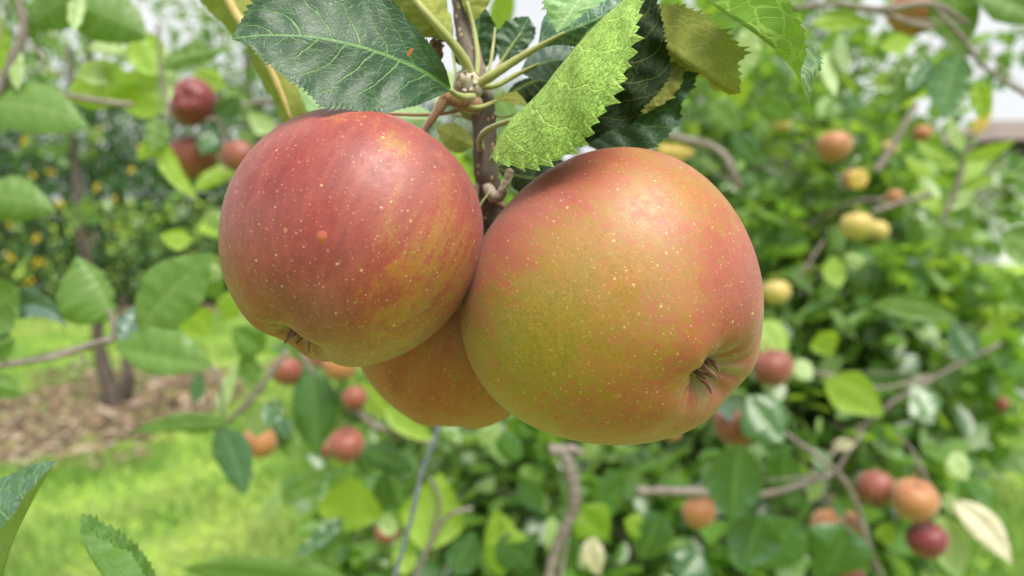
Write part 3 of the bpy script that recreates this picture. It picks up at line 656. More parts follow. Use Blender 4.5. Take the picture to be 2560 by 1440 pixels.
def hero_apple(name, label, px, py, d, R, cal, spin, m, seed, scl=(1, 1, 1), red=(), grn=(), wax=(), base_red=.4, base_grn=.2, stalk=None, cl=(.0075, .55), lop=None, **kw):
    loc = P(px, py, d); t = thing(name, label, 'apple', tuple(loc), 'apples of the ripe cluster')
    V, Q = apple_mesh(R, seed, **kw); Rm = np.array(frame(cal, spin))
    t.rotation_euler = Matrix(Rm.tolist()).to_euler()
    # slight growth asymmetry along image axes, about the fruit's own centre
    S = RC @ np.diag(scl) @ RC.T; Vc = (V @ Rm.T) @ S.T
    if lop: Vc = Vc + (np.clip(-V[:, 2] / R, 0, 1) ** 2)[:, None] * (RC @ np.array(lop) * R)
    V2 = Vc @ Rm
    o = bpy.data.objects.new('skin', bpy.data.meshes.new('skin')); me = o.data
    me.from_pydata(V2.tolist(), [], Q.tolist()); me.polygons.foreach_set('use_smooth', [True] * len(me.polygons)); me.materials.append(m)
    C.objects.link(o); o.parent = t
    D = (Vc @ RC); Dn = D / np.linalg.norm(D, axis=1)[:, None]
    def fld(base, spots):
        f = np.full(len(V2), float(base))
        for (x, y, s, amp) in spots:     # x right, y up on the disc facing the viewer; s size
            z = math.sqrt(max(0, 1 - x * x - y * y)); dd = ((Dn - np.array([x, y, z])) ** 2).sum(1); f += amp * np.exp(-dd / (2 * s * s))
        return f
    rho = np.linalg.norm(V[:, :2], axis=1) / R; low = V[:, 2] < 0
    ang = np.arctan2(V[:, 1], V[:, 0]); basin = np.exp(-(rho / (.17 + .05 * np.sin(ang * 9 + 1) + .05 * np.sin(ang * 4))) ** 3) * low
    for nm, f in (('red', fld(base_red, red)), ('grn', fld(base_grn, grn)), ('wax', np.clip(fld(0, wax), 0, 1)), ('basin', basin)):
        at = me.attributes.new(nm, 'FLOAT', 'POINT'); at.data.foreach_set('value', f.astype(np.float32))
    zc = V2[-1][2]
    cv, cq = calyx_vq(zc, R, seed, L=cl[0], spread=cl[1]); c = bpy.data.objects.new('calyx', bpy.data.meshes.new('calyx')); c.data.from_pydata(cv.tolist(), [], cq.tolist())
    c.data.polygons.foreach_set('use_smooth', [True] * len(c.data.polygons)); c.data.materials.append(M['dry']); C.objects.link(c); c.parent = t
    c.location = (V2[-1][0], V2[-1][1], 0)
    return t, Rm
def add_stalk(t, Rm, pts, wpx, m='stalk', seed=2):
    c = catmull(pts, 20); W = np.array([P(*q) for q in c]); w = np.interp(np.linspace(0, 1, 20), np.linspace(0, 1, len(wpx)), wpx) * c[:, 2] / F / 2
    V, Q = tube_vq(W, w, 10, .05, seed=seed); V = (V - np.array(t.location)) @ Rm
    o = mesh_np('stalk', V, Q, M[m]); o.parent = t; return o

red_apple, RmL = hero_apple('apple', 'red speckled apple on the left of the ripe cluster, orange wet spot on its skin', 879, 592, .230, .0401, (-.36, -.86, .33), 1.6, M['apple_left'], 3,
    scl=(1.03, 1.01, 1.0), base_red=.86, base_grn=.15,
    red=[(-.1, -.5, .3, .25), (.15, .35, .35, .22), (-.55, .1, .25, .1), (.78, -.1, .28, -.55), (.35, -.65, .3, -.4), (.42, .6, .09, -.55), (.46, .5, .07, -.45), (-.83, -.1, .06, -.35), (-.6, .7, .2, -.3)],
    grn=[(.8, -.2, .3, .25), (-.4, -.9, .25, .45), (.42, .58, .12, .4)], wax=[(.1, -.95, .3, .35), (.55, -.75, .25, .2)], lobes=.022, H=.95, conic=.02, cl=(.0085, .45), calyx=(.20, .20), pw=.14)
add_stalk(red_apple, RmL, [(1118, 240, .246), (1100, 268, .246), (1072, 310, .246), (1035, 362, .247), (985, 420, .248)], [38, 22, 17, 16, 16])
big_apple, RmR = hero_apple('apple', 'large orange apple with pink cheek on the right, its calyx facing out', 1528, 761, .238, .0468, (.57, -.47, .67), 1.0, M['apple_right'], 8,
    scl=(1.025, 1.01, 1.0), lop=(.09, -.04, 0), base_red=.39, base_grn=.18,
    red=[(.72, .05, .35, .62), (.85, -.3, .3, .45), (-.2, .4, .45, -.22), (-.3, .85, .3, .5), (-.7, .55, .25, .4), (.1, -.85, .35, .3), (.55, -.8, .2, .25), (-.55, -.1, .3, -.3), (0, .2, .3, -.12)],
    grn=[(-.75, -.05, .3, .45), (-.55, -.4, .3, .25), (-.2, -.5, .3, .1), (.0, .9, .3, .2)], wax=[(.2, -.97, .25, .45), (.85, -.55, .2, .4), (-.6, -.8, .25, .35)], lobes=.016, H=.90, conic=.08, pw=.05, calyx=(.18, .19), cl=(.0080, .45))
add_stalk(big_apple, RmR, [(1232, 500, .262), (1262, 520, .268), (1320, 545, .272), (1380, 590, .268)], [20, 15, 14, 14])
back_apple, RmB = hero_apple('apple', 'third apple half hidden below and behind the red and orange ones', 1135, 826, .292, .0405, (-.15, -.9, -.25), 2., M['apple_back'], 14,
    base_red=.72, base_grn=.2, red=[(-.3, -.65, .3, .2), (-.6, -.5, .3, .2)], grn=[(.0, -.2, .35, .6)], lobes=.035, H=.96, conic=.08)
add_stalk(back_apple, RmB, [(1222, 520, .285), (1205, 545, .288), (1180, 570, .29), (1150, 600, .29)], [18, 14, 14, 14])

# wet orange spot on the red apple
def wet_mat():
    a = N('wet_orange_spot'); return a.done(a.prin(a.mix(a.noise(a.obj(), 700, 2), (.26, .03, .012, 1), (.34, .06, .015, 1)), .08, None, .8, Coat_Weight=.8))
from mathutils.bvhtree import BVHTree
def hit(t, px, py):
    sk = [c for c in t.children if c.name.startswith('skin')][0]; me = sk.data; mw = Matrix.Translation(t.location) @ t.rotation_euler.to_matrix().to_4x4()
    bv = BVHTree.FromPolygons([mw @ v.co for v in me.vertices], [list(p.vertices) for p in me.polygons]); o = Vector(CL); dr = (PV((px, py, 1)) - o).normalized()
    h = bv.ray_cast(o, dr); return h[0], h[1]
hp, hn = hit(red_apple, 805, 596)
if hp is not None:
    g = np.random.default_rng(1); V, Q = [], []; tq = hn.to_track_quat('Z', 'Y').to_matrix(); up = R_CAM @ Vector((0, 1, 0))
    x_ = (up.cross(hn)).normalized(); y_ = hn.cross(x_)
    for j in range(7):
        f = j / 6
        for i in range(20):
            a = 2 * math.pi * i / 20; rr = (1 - f) * (1 + .22 * math.sin(a) + .12 * math.sin(3 * a)); p = hp + x_ * (.0014 * rr * math.cos(a)) + y_ * (.0019 * rr * math.sin(a)) + hn * (.0006 * math.sin(f * math.pi / 2) - .0001)
            V.append(p)
    for j in range(6):
        for i in range(20): Q.append((j * 20 + i, j * 20 + (i + 1) % 20, (j + 1) * 20 + (i + 1) % 20, (j + 1) * 20 + i))
    V = (np.array([tuple(v) for v in V]) - np.array(red_apple.location)) @ RmL
    o = mesh_np('wet_spot', V, Q, wet_mat()); o.parent = red_apple

# ------------------------------------------------------------------ fruiting branch with its leaves
br = thing('apple_branch', 'spotted brown apple branch bearing the ripe cluster and the large sharp leaves', 'branch', tuple(P(1185, 205, .25)))
V, Q = join_vq([tube_vq([P(*q) for q in catmull([(1135, -60, .262), (1150, 0, .262), (1160, 70, .262), (1178, 140, .258), (1190, 205, .256), (1206, 260, .257), (1212, 340, .259), (1216, 430, .262), (1226, 500, .268), (1222, 600, .272), (1205, 700, .280)], 60)], [.0028, .0030, .0034, .0041, .0046, .0042, .0044, .0046, .0056, .0045, .004], 16, .035, seed=5)])
mesh_np('stem', V, Q, M['bark'], br)
# swollen node with bud scales
nd = [tube_vq([P(*q) for q in catmull([(1178, 225, .252), (1168, 212, .247), (1160, 200, .243), (1158, 192, .241)], 10)], [.0042, .0046, .0038, .0012], 12, .16, seed=9)]
for k in range(7):
    a = k * .9; nd.append(tube_vq([P(*q) for q in catmull([(1168 + 16 * math.cos(a), 208 + 14 * math.sin(a), .245), (1166 + 24 * math.cos(a), 206 + 22 * math.sin(a), .242), (1166 + 20 * math.cos(a + .3), 202 + 26 * math.sin(a + .3), .240)], 6)], [.0010, .0008, .0002], 6, .1, seed=k))
V, Q = join_vq(nd); mesh_np('bud', V, Q, M['spur'], br)
ptube('spur', [(1195, 262, .250), (1165, 258, .247), (1135, 248, .246), (1112, 240, .246)], [46, 40, 36, 40], M['stalk'], br, bump=.09, seed=4)
ptube('spur', [(1212, 455, .262), (1235, 492, .258), (1252, 488, .256), (1266, 455, .255), (1276, 425, .254)], [26, 30, 26, 22, 18], M['spur'], br, bump=.1)
ptube('spur', [(1205, 450, .262), (1192, 470, .262), (1190, 500, .262)], [20, 16, 6], M['spur'], br, bump=.1)
def pet(leaf, pts, w, m='petiole', **k):
    o = ptube('leaf_stalk', pts, w, M[m], br, **k); wm = o.location.copy(); o.parent = leaf; return o
LV = {}
# large dark leaf over the red apple
LV['a'] = loft_leaf('leaf', [(1128, 224, .232), (1060, 180, .226), (985, 145, .220), (895, 115, .214), (780, 92, .209), (660, 88, .207), (578, 97, .206)],
    [(1128, 222, .232), (1108, 160, .226), (1050, 82, .222), (975, 5, .220), (880, -75, .216), (760, -70, .212), (680, -25, .210), (630, 15, .209), (600, 60, .208), (578, 96, .206)],
    [(1126, 227, .232), (1060, 256, .224), (1000, 274, .217), (940, 284, .212), (880, 272, .209), (812, 268, .206), (772, 226, .205), (716, 192, .204), (674, 158, .204), (630, 116, .205), (578, 98, .206)],
    M['leaf_dark'], br, N_=220, K=12, teeth=44, tooth=.0011, bulge=-.0012, wave=.00055, seed=2, flip=False, label='large dark green leaf with pale veins over the red apple')
pet(LV['a'], [(1182, 240, .243), (1160, 242, .238), (1140, 236, .235), (1126, 225, .232)], [18, 18, 16, 13])
sp = loft_leaf('rust_spot', [(1019, 141, .2198), (1028, 122, .2193)], [(1017, 139, .2197), (1021, 128, .2194), (1027, 121, .2193)], [(1020, 142, .2198), (1028, 132, .2195), (1034, 121, .2193)], plain('rust_orange', (.55, .13, .04, 1), .6, 300), br, N_=12, K=3, teeth=3, tooth=.0001, wave=0, flip=True)
sp.parent = LV['a']; sp['label'] = 'small orange rust spot'
# pale underside leaf rolled in front
LV['b'] = loft_leaf('leaf', [(1284, 300, .232), (1330, 250, .222), (1390, 180, .216), (1450, 108, .212), (1510, 45, .211), (1570, -8, .211), (1612, -60, .212)],
    [(1284, 302, .233), (1262, 335, .236), (1255, 395, .238), (1290, 410, .240), (1370, 330, .243), (1440, 240, .243), (1500, 150, .240), (1560, 50, .230), (1612, -59, .213)],
    [(1283, 303, .231), (1266, 345, .226), (1228, 386, .221), (1300, 418, .215), (1380, 402, .209), (1440, 362, .205), (1478, 318, .202), (1510, 268, .200), (1545, 205, .199), (1570, 140, .199), (1588, 70, .200), (1598, 0, .203), (1613, -60, .211)],
    M['leaf_pale_under'], br, N_=220, K=12, teeth=25, tooth=.0032, bulge=-.0030, wave=.0005, seed=4, flip=True, label='pale green leaf turned underside out, toothed edge, browned tip')
pet(LV['b'], [(1202, 372, .255), (1200, 350, .250), (1215, 328, .244), (1245, 312, .238), (1286, 299, .232)], [18, 17, 15, 14, 13])
# very dark leaf behind it
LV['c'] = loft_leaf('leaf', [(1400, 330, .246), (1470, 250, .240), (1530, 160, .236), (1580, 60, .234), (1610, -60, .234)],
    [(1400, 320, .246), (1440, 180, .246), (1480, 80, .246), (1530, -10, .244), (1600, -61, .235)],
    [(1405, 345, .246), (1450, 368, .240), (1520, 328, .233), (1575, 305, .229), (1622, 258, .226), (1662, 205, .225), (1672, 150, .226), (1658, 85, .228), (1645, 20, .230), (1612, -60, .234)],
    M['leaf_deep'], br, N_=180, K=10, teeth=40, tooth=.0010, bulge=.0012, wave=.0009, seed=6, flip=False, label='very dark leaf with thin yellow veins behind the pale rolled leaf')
LV['d'] = loft_leaf('leaf', [(1470, 350, .258), (1540, 290, .254), (1620, 215, .250), (1690, 130, .248), (1730, 60, .248)],
    [(1470, 340, .258), (1500, 240, .258), (1580, 150, .256), (1650, 80, .252), (1728, 60, .248)],
    [(1470, 365, .258), (1530, 388, .250), (1610, 380, .246), (1668, 338, .243), (1700, 275, .242), (1735, 200, .242), (1752, 140, .244), (1735, 62, .248)],
    M['leaf_dark'], br, N_=120, K=8, teeth=26, tooth=.0012, bulge=.0, wave=.001, seed=8, flip=False, label='dark glossy leaf just above the orange apple')
LV['e'] = loft_leaf('leaf', [(1600, 70, .246), (1655, 118, .242), (1705, 152, .238), (1755, 182, .236), (1800, 210, .235), (1852, 233, .236)],
    [(1600, 66, .246), (1640, 15, .244), (1700, 18, .240), (1760, 42, .237), (1812, 88, .234), (1858, 128, .233), (1842, 165, .234), (1852, 232, .236)],
    [(1600, 74, .246), (1640, 130, .248), (1700, 178, .248), (1760, 200, .246), (1810, 232, .241), (1851, 234, .236)],
    M['leaf_olive'], br, N_=150, K=9, teeth=22, tooth=.0019, bulge=.0008, wave=.0006, seed=11, flip=True, label='olive leaf seen from below, ragged teeth, right of the dark leaves')
LV['f'] = loft_leaf('leaf', [(1740, -20, .232), (1810, 33, .226), (1880, 80, .221), (1940, 128, .217), (1980, 172, .214), (2004, 215, .212), (2024, 264, .212)],
    [(1740, -22, .232), (1800, -55, .226), (1900, -60, .220), (1960, -15, .215), (1990, 40, .210), (2008, 90, .207), (2010, 140, .207), (2003, 190, .209), (2024, 262, .212)],
    [(1742, -16, .232), (1820, 20, .232), (1920, 60, .232), (2000, 95, .226), (2040, 122, .221), (2052, 150, .218), (2044, 182, .216), (2028, 208, .214), (2024, 266, .212)],
    M['leaf_bright'], br, N_=170, K=10, teeth=26, tooth=.0010, bulge=.0014, wave=.0005, seed=12, flip=True, label='bright green leaf hanging point down at the upper right')
LV['g'] = loft_leaf('leaf', [(1480, -60, .212), (1450, -5, .211), (1420, 40, .211), (1392, 80, .212)],
    [(1470, -65, .212), (1390, -40, .213), (1362, 0, .213), (1370, 32, .213), (1385, 62, .213), (1391, 81, .212)],
    [(1485, -58, .212), (1530, -50, .209), (1508, 0, .209), (1462, 30, .210), (1425, 60, .211), (1393, 81, .212)],
    M['leaf_lime'], br, N_=90, K=8, teeth=14, tooth=.0009, wave=.0004, seed=13, flip=True, label='pale blue-green leaf point hanging from the top edge')
LV['h'] = loft_leaf('leaf', [(1345, 118, .240), (1400, 86, .236), (1460, 60, .233), (1530, 30, .232), (1640, -20, .234)],
    [(1345, 116, .240), (1352, 70, .240), (1378, 20, .240), (1440, -40, .238), (1540, -60, .236), (1638, -22, .234)],
    [(1347, 121, .240), (1400, 112, .238), (1450, 122, .238), (1500, 130, .238), (1580, 80, .238), (1640, -18, .234)],
    M['leaf_blue'], br, N_=110, K=8, teeth=20, tooth=.0006, bulge=.0006, wave=.0005, seed=14, flip=False, label='dark blue-green leaf behind the pale rolled leaf')
pet(LV['h'], [(1192, 212, .248), (1235, 186, .245), (1290, 150, .243), (1345, 118, .240), (1410, 82, .2355)], [26, 24, 20, 14, 8])
LV['i'] = loft_leaf('leaf', [(1300, 180, .252), (1345, 160, .250), (1400, 148, .249), (1470, 150, .250)],
    [(1300, 178, .252), (1330, 130, .252), (1370, 112, .252), (1430, 118, .252), (1470, 149, .250)],
    [(1302, 183, .252), (1340, 200, .250), (1390, 200, .250), (1430, 185, .250), (1470, 151, .250)],
    M['leaf_grey'], br, N_=70, K=6, teeth=12, tooth=.0004, wave=.0006, seed=15, flip=False)
pet(LV['i'], [(1196, 218, .250), (1240, 214, .251), (1285, 190, .252), (1345, 160, .250)], [15, 14, 12, 6])
LV['j'] = loft_leaf('leaf', [(1250, 158, .262), (1275, 120, .262), (1300, 85, .262), (1322, 42, .262)],
    [(1250, 156, .262), (1240, 100, .262), (1258, 62, .262), (1290, 45, .262), (1321, 41, .262)],
    [(1252, 159, .262), (1290, 142, .262), (1325, 110, .262), (1338, 78, .262), (1323, 43, .262)],
    M['leaf_dark'], br, N_=70, K=6, teeth=12, tooth=.0005, wave=.0006, seed=16, flip=False)
pet(LV['j'], [(1200, 215, .258), (1228, 190, .260), (1250, 158, .262), (1300, 85, .2618)], [9, 8, 7, 4])
LV['k'] = loft_leaf('leaf', [(1188, 180, .268), (1190, 120, .268), (1196, 60, .268), (1200, 5, .268)],
    [(1186, 180, .268), (1135, 150, .270), (1142, 95, .270), (1172, 60, .270), (1198, 6, .268)],
    [(1190, 180, .268), (1236, 150, .266), (1245, 90, .266), (1225, 40, .266), (1202, 5, .268)],
    M['leaf_dark'], br, N_=70, K=6, teeth=14, tooth=.0005, wave=.0008, seed=17, flip=False)
LV['l'] = loft_leaf('leaf', [(1128, 100, .238), (1085, 55, .238), (1040, 5, .240), (1000, -60, .244)],
    [(1128, 102, .238), (1060, 92, .246), (1000, 55, .250), (960, -5, .250), (985, -62, .245)],
    [(1130, 98, .238), (1128, 50, .244), (1110, -5, .248), (1060, -50, .248), (1002, -60, .244)],
    M['leaf_olive'], br, N_=90, K=8, teeth=16, tooth=.0005, wave=.0006, seed=18, flip=True, label='olive leaf seen from below above the node')
pet(LV['l'], [(1176, 196, .246), (1166, 160, .243), (1140, 120, .240), (1095, 66, .2365), (1050, 14, .2365), (1020, -30, .240)], [28, 26, 24, 20, 16, 12])
LV['m'] = loft_leaf('leaf', [(1180, 60, .256), (1172, 20, .256), (1165, -30, .257), (1150, -80, .258)],
    [(1180, 62, .256), (1160, 20, .257), (1145, -30, .258), (1148, -80, .258)], [(1182, 60, .256), (1212, 22, .255), (1228, -20, .256), (1152, -80, .258)],
    M['leaf_olive'], br, N_=50, K=5, teeth=10, tooth=.0004, seed=19, flip=True)
pet(LV['m'], [(1192, 190, .248), (1194, 140, .251), (1186, 80, .255), (1168, 5, .2555)], [13, 12, 11, 8])
# long olive leaf behind, at the left
LV['n'] = loft_leaf('leaf', [(545, -60, .300), (580, 20, .298), (632, 98, .296), (672, 165, .296), (702, 230, .297), (728, 300, .298), (745, 350, .300)],
    [(520, -62, .300), (500, 0, .304), (570, 70, .304), (622, 135, .304), (665, 220, .303), (705, 300, .302), (743, 350, .300)],
    [(560, -60, .300), (680, 0, .304), (790, 90, .306), (830, 190, .306), (830, 270, .305), (800, 330, .303), (747, 350, .300)],
    M['leaf_olive'], br, N_=90, K=8, teeth=18, tooth=.0006, wave=.0008, seed=20, flip=True, label='long olive leaf hanging behind the large dark leaf')
ptube('midrib', [(548, -60, .297), (582, 20, .295), (632, 98, .293), (672, 165, .293), (702, 230, .294), (728, 300, .296)], [22, 22, 20, 17, 14, 8], petiole_material('tan_midrib', (.36, .27, .08, 1), (.40, .30, .10, 1)), br).parent = LV['n']
LV['o'] = loft_leaf('leaf', [(1105, 300, .29), (1000, 292, .288), (900, 285, .288), (800, 265, .29), (730, 185, .292)],
    [(1105, 298, .29), (1020, 250, .292), (900, 215, .292), (800, 190, .292), (731, 183, .292)], [(1105, 302, .29), (1020, 350, .29), (900, 340, .29), (790, 300, .29), (729, 187, .292)],
    M['leaf_lime'], br, N_=80, K=7, teeth=16, tooth=.0006, seed=21, flip=True)
LV['p'] = loft_leaf('leaf', [(1185, 362, .275), (1160, 352, .274), (1125, 335, .273), (1088, 318, .273)],
    [(1185, 360, .275), (1165, 325, .276), (1130, 308, .276), (1089, 316, .273)], [(1186, 365, .275), (1150, 382, .274), (1115, 368, .272), (1088, 320, .273)],
    M['leaf_olive'], br, N_=60, K=6, teeth=12, tooth=.0004, seed=22, flip=True)
LV['q'] = loft_leaf('leaf', [(1225, 255, .252), (1262, 244, .25), (1290, 245, .249), (1318, 262, .249)],
    [(1225, 253, .252), (1262, 234, .251), (1295, 232, .251), (1319, 261, .249)], [(1226, 257, .252), (1262, 254, .249), (1290, 262, .248), (1317, 264, .249)],
    M['leaf_olive'], br, N_=50, K=5, teeth=8, tooth=.0003, seed=23, flip=True, label='small narrow curled leaf beside the stem')
pet(LV['q'], [(1165, 268, .246), (1200, 268, .246), (1240, 252, .250)], [14, 12, 9])
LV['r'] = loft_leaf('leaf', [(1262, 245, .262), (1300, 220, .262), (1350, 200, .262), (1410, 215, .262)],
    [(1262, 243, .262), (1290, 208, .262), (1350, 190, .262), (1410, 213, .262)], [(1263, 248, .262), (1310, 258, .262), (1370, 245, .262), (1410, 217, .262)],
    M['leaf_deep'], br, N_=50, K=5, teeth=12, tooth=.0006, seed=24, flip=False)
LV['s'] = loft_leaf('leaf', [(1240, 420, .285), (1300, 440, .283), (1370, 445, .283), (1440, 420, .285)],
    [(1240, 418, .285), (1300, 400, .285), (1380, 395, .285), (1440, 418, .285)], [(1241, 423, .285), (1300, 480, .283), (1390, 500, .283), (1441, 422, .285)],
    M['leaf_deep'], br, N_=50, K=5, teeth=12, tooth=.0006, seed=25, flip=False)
# olive leaf fragments lit between the dark ones
LV['t'] = loft_leaf('leaf', [(1560, 300, .250), (1620, 250, .246), (1670, 200, .244), (1712, 140, .244)],
    [(1560, 298, .25), (1610, 225, .248), (1660, 175, .247), (1712, 139, .244)], [(1562, 301, .25), (1650, 262, .243), (1698, 215, .241), (1713, 142, .244)],
    M['leaf_olive'], br, N_=60, K=6, teeth=9, tooth=.0014, seed=26, flip=True)
for pts, w, mm in ((((945, 283, .252), (1040, 287, .252), (1110, 284, .250), (1165, 270, .248)), [8, 9, 10, 12], 'petiole_red'),
                   (((1178, 300, .262), (1140, 290, .262), (1128, 320, .262), (1135, 345, .262)), [7, 5, 4, 3], 'petiole'),
                   (((1230, 262, .256), (1236, 285, .256), (1262, 292, .256), (1300, 280, .256)), [8, 7, 6, 4], 'petiole'),
                   (((1212, 365, .256), (1240, 350, .258), (1270, 345, .258)), [7, 6, 4], 'petiole'),
                   (((1180, 292, .258), (1160, 285, .258), (1148, 268, .258)), [16, 14, 12], 'petiole'),
                   (((1225, 480, .256), (1205, 505, .254), (1192, 530, .252)), [6, 5, 3], 'petiole'),
                   (((1255, 495, .255), (1262, 470, .252), (1282, 440, .252)), [7, 5, 3], 'petiole'),
                   (((1212, 200, .252), (1225, 165, .254), (1232, 120, .258), (1238, 70, .262)), [9, 8, 7, 5], 'petiole'),
                   (((1150, 225, .254), (1140, 180, .258), (1132, 130, .262), (1130, 60, .266)), [8, 7, 6, 4], 'petiole')):
    ptube('stipule', pts, w, M[mm], br, n=16, seg=8)
# dried blossom remains beside the node
dp = []
for k in range(9):
    g = np.random.default_rng(k); x, y = 1094 + g.normal() * 6, 116 + g.normal() * 8
    dp.append(tube_vq([P(*q) for q in catmull([(x - 18 * math.cos(k), y - 16 * math.sin(k), .246), (x, y, .243), (x + 16 * math.cos(k * 1.3), y + 20 * abs(math.sin(k * 1.3)), .245)], 7)], [.0003, .0013, .0004], 6, .35, seed=k))
V, Q = join_vq(dp); mesh_np('dried_flower', V, Q, M['dry'], br)
# hidden parts of the plant keep hanging together: a spray rising above the frame
ptube('stem', [(1140, -50, .262), (1400, -220, .255), (1600, -140, .245), (1740, -20, .234)], [20, 22, 20, 14], M['bark'], br)
ptube('stem', [(1140, -50, .262), (900, -200, .28), (640, -140, .29), (545, -60, .30)], [20, 20, 18, 14], M['bark'], br)

# near leaves at the lower left corner
lb = thing('leafy_shoot', 'shoot with two toothed leaves poking in at the lower left corner', 'branch', tuple(P(150, 1560, .27)))
ptube('stem', [(-80, 1700, .27), (60, 1620, .27), (200, 1560, .27), (330, 1540, .275)], [26, 24, 20, 14], M['bark'], lb)
loft_leaf('leaf', [(-20, 1560, .258), (10, 1430, .246), (35, 1350, .240), (68, 1280, .238), (104, 1212, .238), (140, 1155, .238)],
    [(-40, 1560, .262), (-160, 1420, .270), (-110, 1270, .264), (0, 1203, .254), (50, 1178, .248), (100, 1160, .242), (139, 1152, .238)],
    [(-60, 1560, .255), (-60, 1440, .240), (-20, 1360, .236), (25, 1300, .233), (60, 1250, .233), (105, 1192, .235), (141, 1156, .238)],
    M['leaf_blue'], lb, N_=110, K=8, teeth=22, tooth=.0013, wave=.0004, seed=30, face='top', label='blue-green toothed leaf at the left edge')
loft_leaf('leaf', [(330, 1560, .262), (268, 1460, .255), (222, 1388, .251), (199, 1334, .250)],
    [(470, 1560, .282), (392, 1448, .272), (352, 1378, .266), (292, 1330, .260), (240, 1302, .255), (203, 1284, .252)],
    [(420, 1560, .250), (368, 1450, .244), (325, 1388, .242), (275, 1360, .243), (236, 1345, .246), (200, 1332, .250)],
    M['leaf_lime'], lb, N_=110, K=8, teeth=20, tooth=.0012, wave=.0004, seed=31, face='top', label='folded leaf, pale in front and dark behind')

# ------------------------------------------------------------------ blurred near twigs
def shoot(label, stems, leaves, d, name='leafy_shoot'):
    x, y = stems[0][0][0][:2]; t = thing(name, label, 'branch', tuple(P(x, y, d)), 'blurred leafy shoots around the cluster')
    for pts, w in stems: ptube('stem', [(p[0], p[1], p[2] if len(p) > 2 else d) for p in pts], w, M['bark_far'], t, n=26, seg=9, bump=.13)
    for k, L in enumerate(leaves):
        m, a, kw = L; kw = dict(kw); dd = kw.pop('d', d); dd1 = kw.pop('d1', None)
        kw.setdefault('flip', m not in ('mid_dark', 'mid_grey')); o = quick_leaf(t, M[m], *a, dd, dd1, seed=k + int(x) % 17, **kw)
    return t
shoot('twig with a fan of three leaves over the lawn, left of the red apple',
    [([(-60, 925), (60, 905), (150, 890), (230, 862), (285, 848)], [17, 16, 15, 17, 20]), ([(205, 885), (210, 905), (215, 912)], [10, 8, 5]), ([(285, 848), (283, 815), (275, 775)], [12, 14, 10])],
    [('mid', (283, 800, 190, 640, 175), dict(curve=.10, wa=1.35, wb=.35, fa=-.2, fb=.6)), ('mid', (345, 830, 535, 630, 150), dict(curve=.0, fa=.2, fb=-.1)),
     ('mid', (285, 870, 535, 915, 118), dict(curve=.06, fa=.5, fb=-.2, wa=1.5, wb=.6)), ('mid_grey', (-20, 800, 170, 818, 70), dict(curve=-.55, fa=-.6, flip=False)),
     ('mid_grey', (300, 850, 350, 760, 60), dict(curve=.1, flip=False)), ('mid', (-80, 780, 50, 720, 150), dict(curve=.2)), ('mid', (-60, 960, 62, 985, 60), dict(curve=-.1)), ('mid', (-50, 870, 40, 850, 90), dict())], .52)
shoot('branch with broad drooping leaves at the upper left edge',
    [([(-60, 330), (0, 225), (40, 130), (60, 60), (30, -40)], [18, 20, 26, 20, 16]), ([(50, 85), (110, 150), (80, 190)], [8, 7, 5])],
    [('mid', (-60, 270, 225, 320, 130), dict(curve=-.18, fa=.7, fb=-.1)), ('mid', (-60, 490, 140, 530, 110), dict(curve=-.12, fa=.6)), ('mid', (60, 40, 95, 110, 30), dict()),
     ('mid', (200, -20, 70, 70, 130), dict(curve=.1, fa=.3)), ('mid', (180, 10, 370, 95, 140), dict(curve=-.1, fa=.3, fb=.4)), ('mid_pale', (200, -20, 185, 80, 42), dict()),
     ('mid_lime', (-10, 30, 20, 200, 60), dict(curve=.1)), ('mid_pale', (40, 100, 45, 230, 40), dict())], .55)
shoot('yellow-green leaves hanging left of the small red apples',
    [([(150, 235), (260, 255), (330, 262)], [14, 16, 14]), ([(620, 262), (700, 245), (760, 240)], [12, 12, 10]), ([(400, 60), (400, 150), (420, 290), (395, 340)], [6, 7, 9, 7])],
    [('mid_lime', (420, 270, 285, 190, 130), dict(curve=.05, wb=.9)), ('mid_lime', (330, 190, 165, 250, 120), dict(curve=.1)), ('mid_lime', (390, 190, 330, 60, 90), dict()),
     ('mid_pale', (410, 290, 395, 80, 36), dict(curve=.1)), ('mid_lime', (395, 340, 495, 500, 46), dict(curve=.16)), ('mid', (395, 290, 380, 380, 60), dict()), ('mid', (400, 170, 560, 130, 60), dict(curve=-.1)),
     ('mid_pale', (200, 190, 300, 200, 60), dict(curve=-.3)), ('mid_lime', (420, 320, 340, 400, 50), dict()), ('mid_pale', (320, 130, 220, 120, 44), dict(curve=.2)), ('mid_lime', (480, 600, 400, 590, 50), dict())], .72)
shoot('twig with leaves around the small red apples',
    [([(395, 345), (450, 310), (545, 300), (560, 345), (565, 460)], [8, 9, 10, 14, 12]), ([(545, 290), (560, 250), (640, 262), (740, 240)], [10, 9, 9, 10])],
    [('mid_dark', (540, 335, 500, 385, 70), dict()), ('mid_dark', (540, 300, 600, 240, 60), dict()), ('mid_lime', (560, 220, 480, 180, 60), dict()), ('mid_lime', (600, 430, 480, 480, 46), dict(curve=.2)), ('mid_pale', (560, 440, 545, 350, 24), dict()),
     ('mid', (640, 300, 560, 210, 60), dict()), ('mid_pale', (690, 330, 620, 280, 50), dict()), ('mid', (640, 360, 590, 330, 40), dict()), ('mid_lime', (560, 540, 500, 580, 60), dict()), ('mid_pale', (560, 600, 520, 520, 50), dict())], .98)
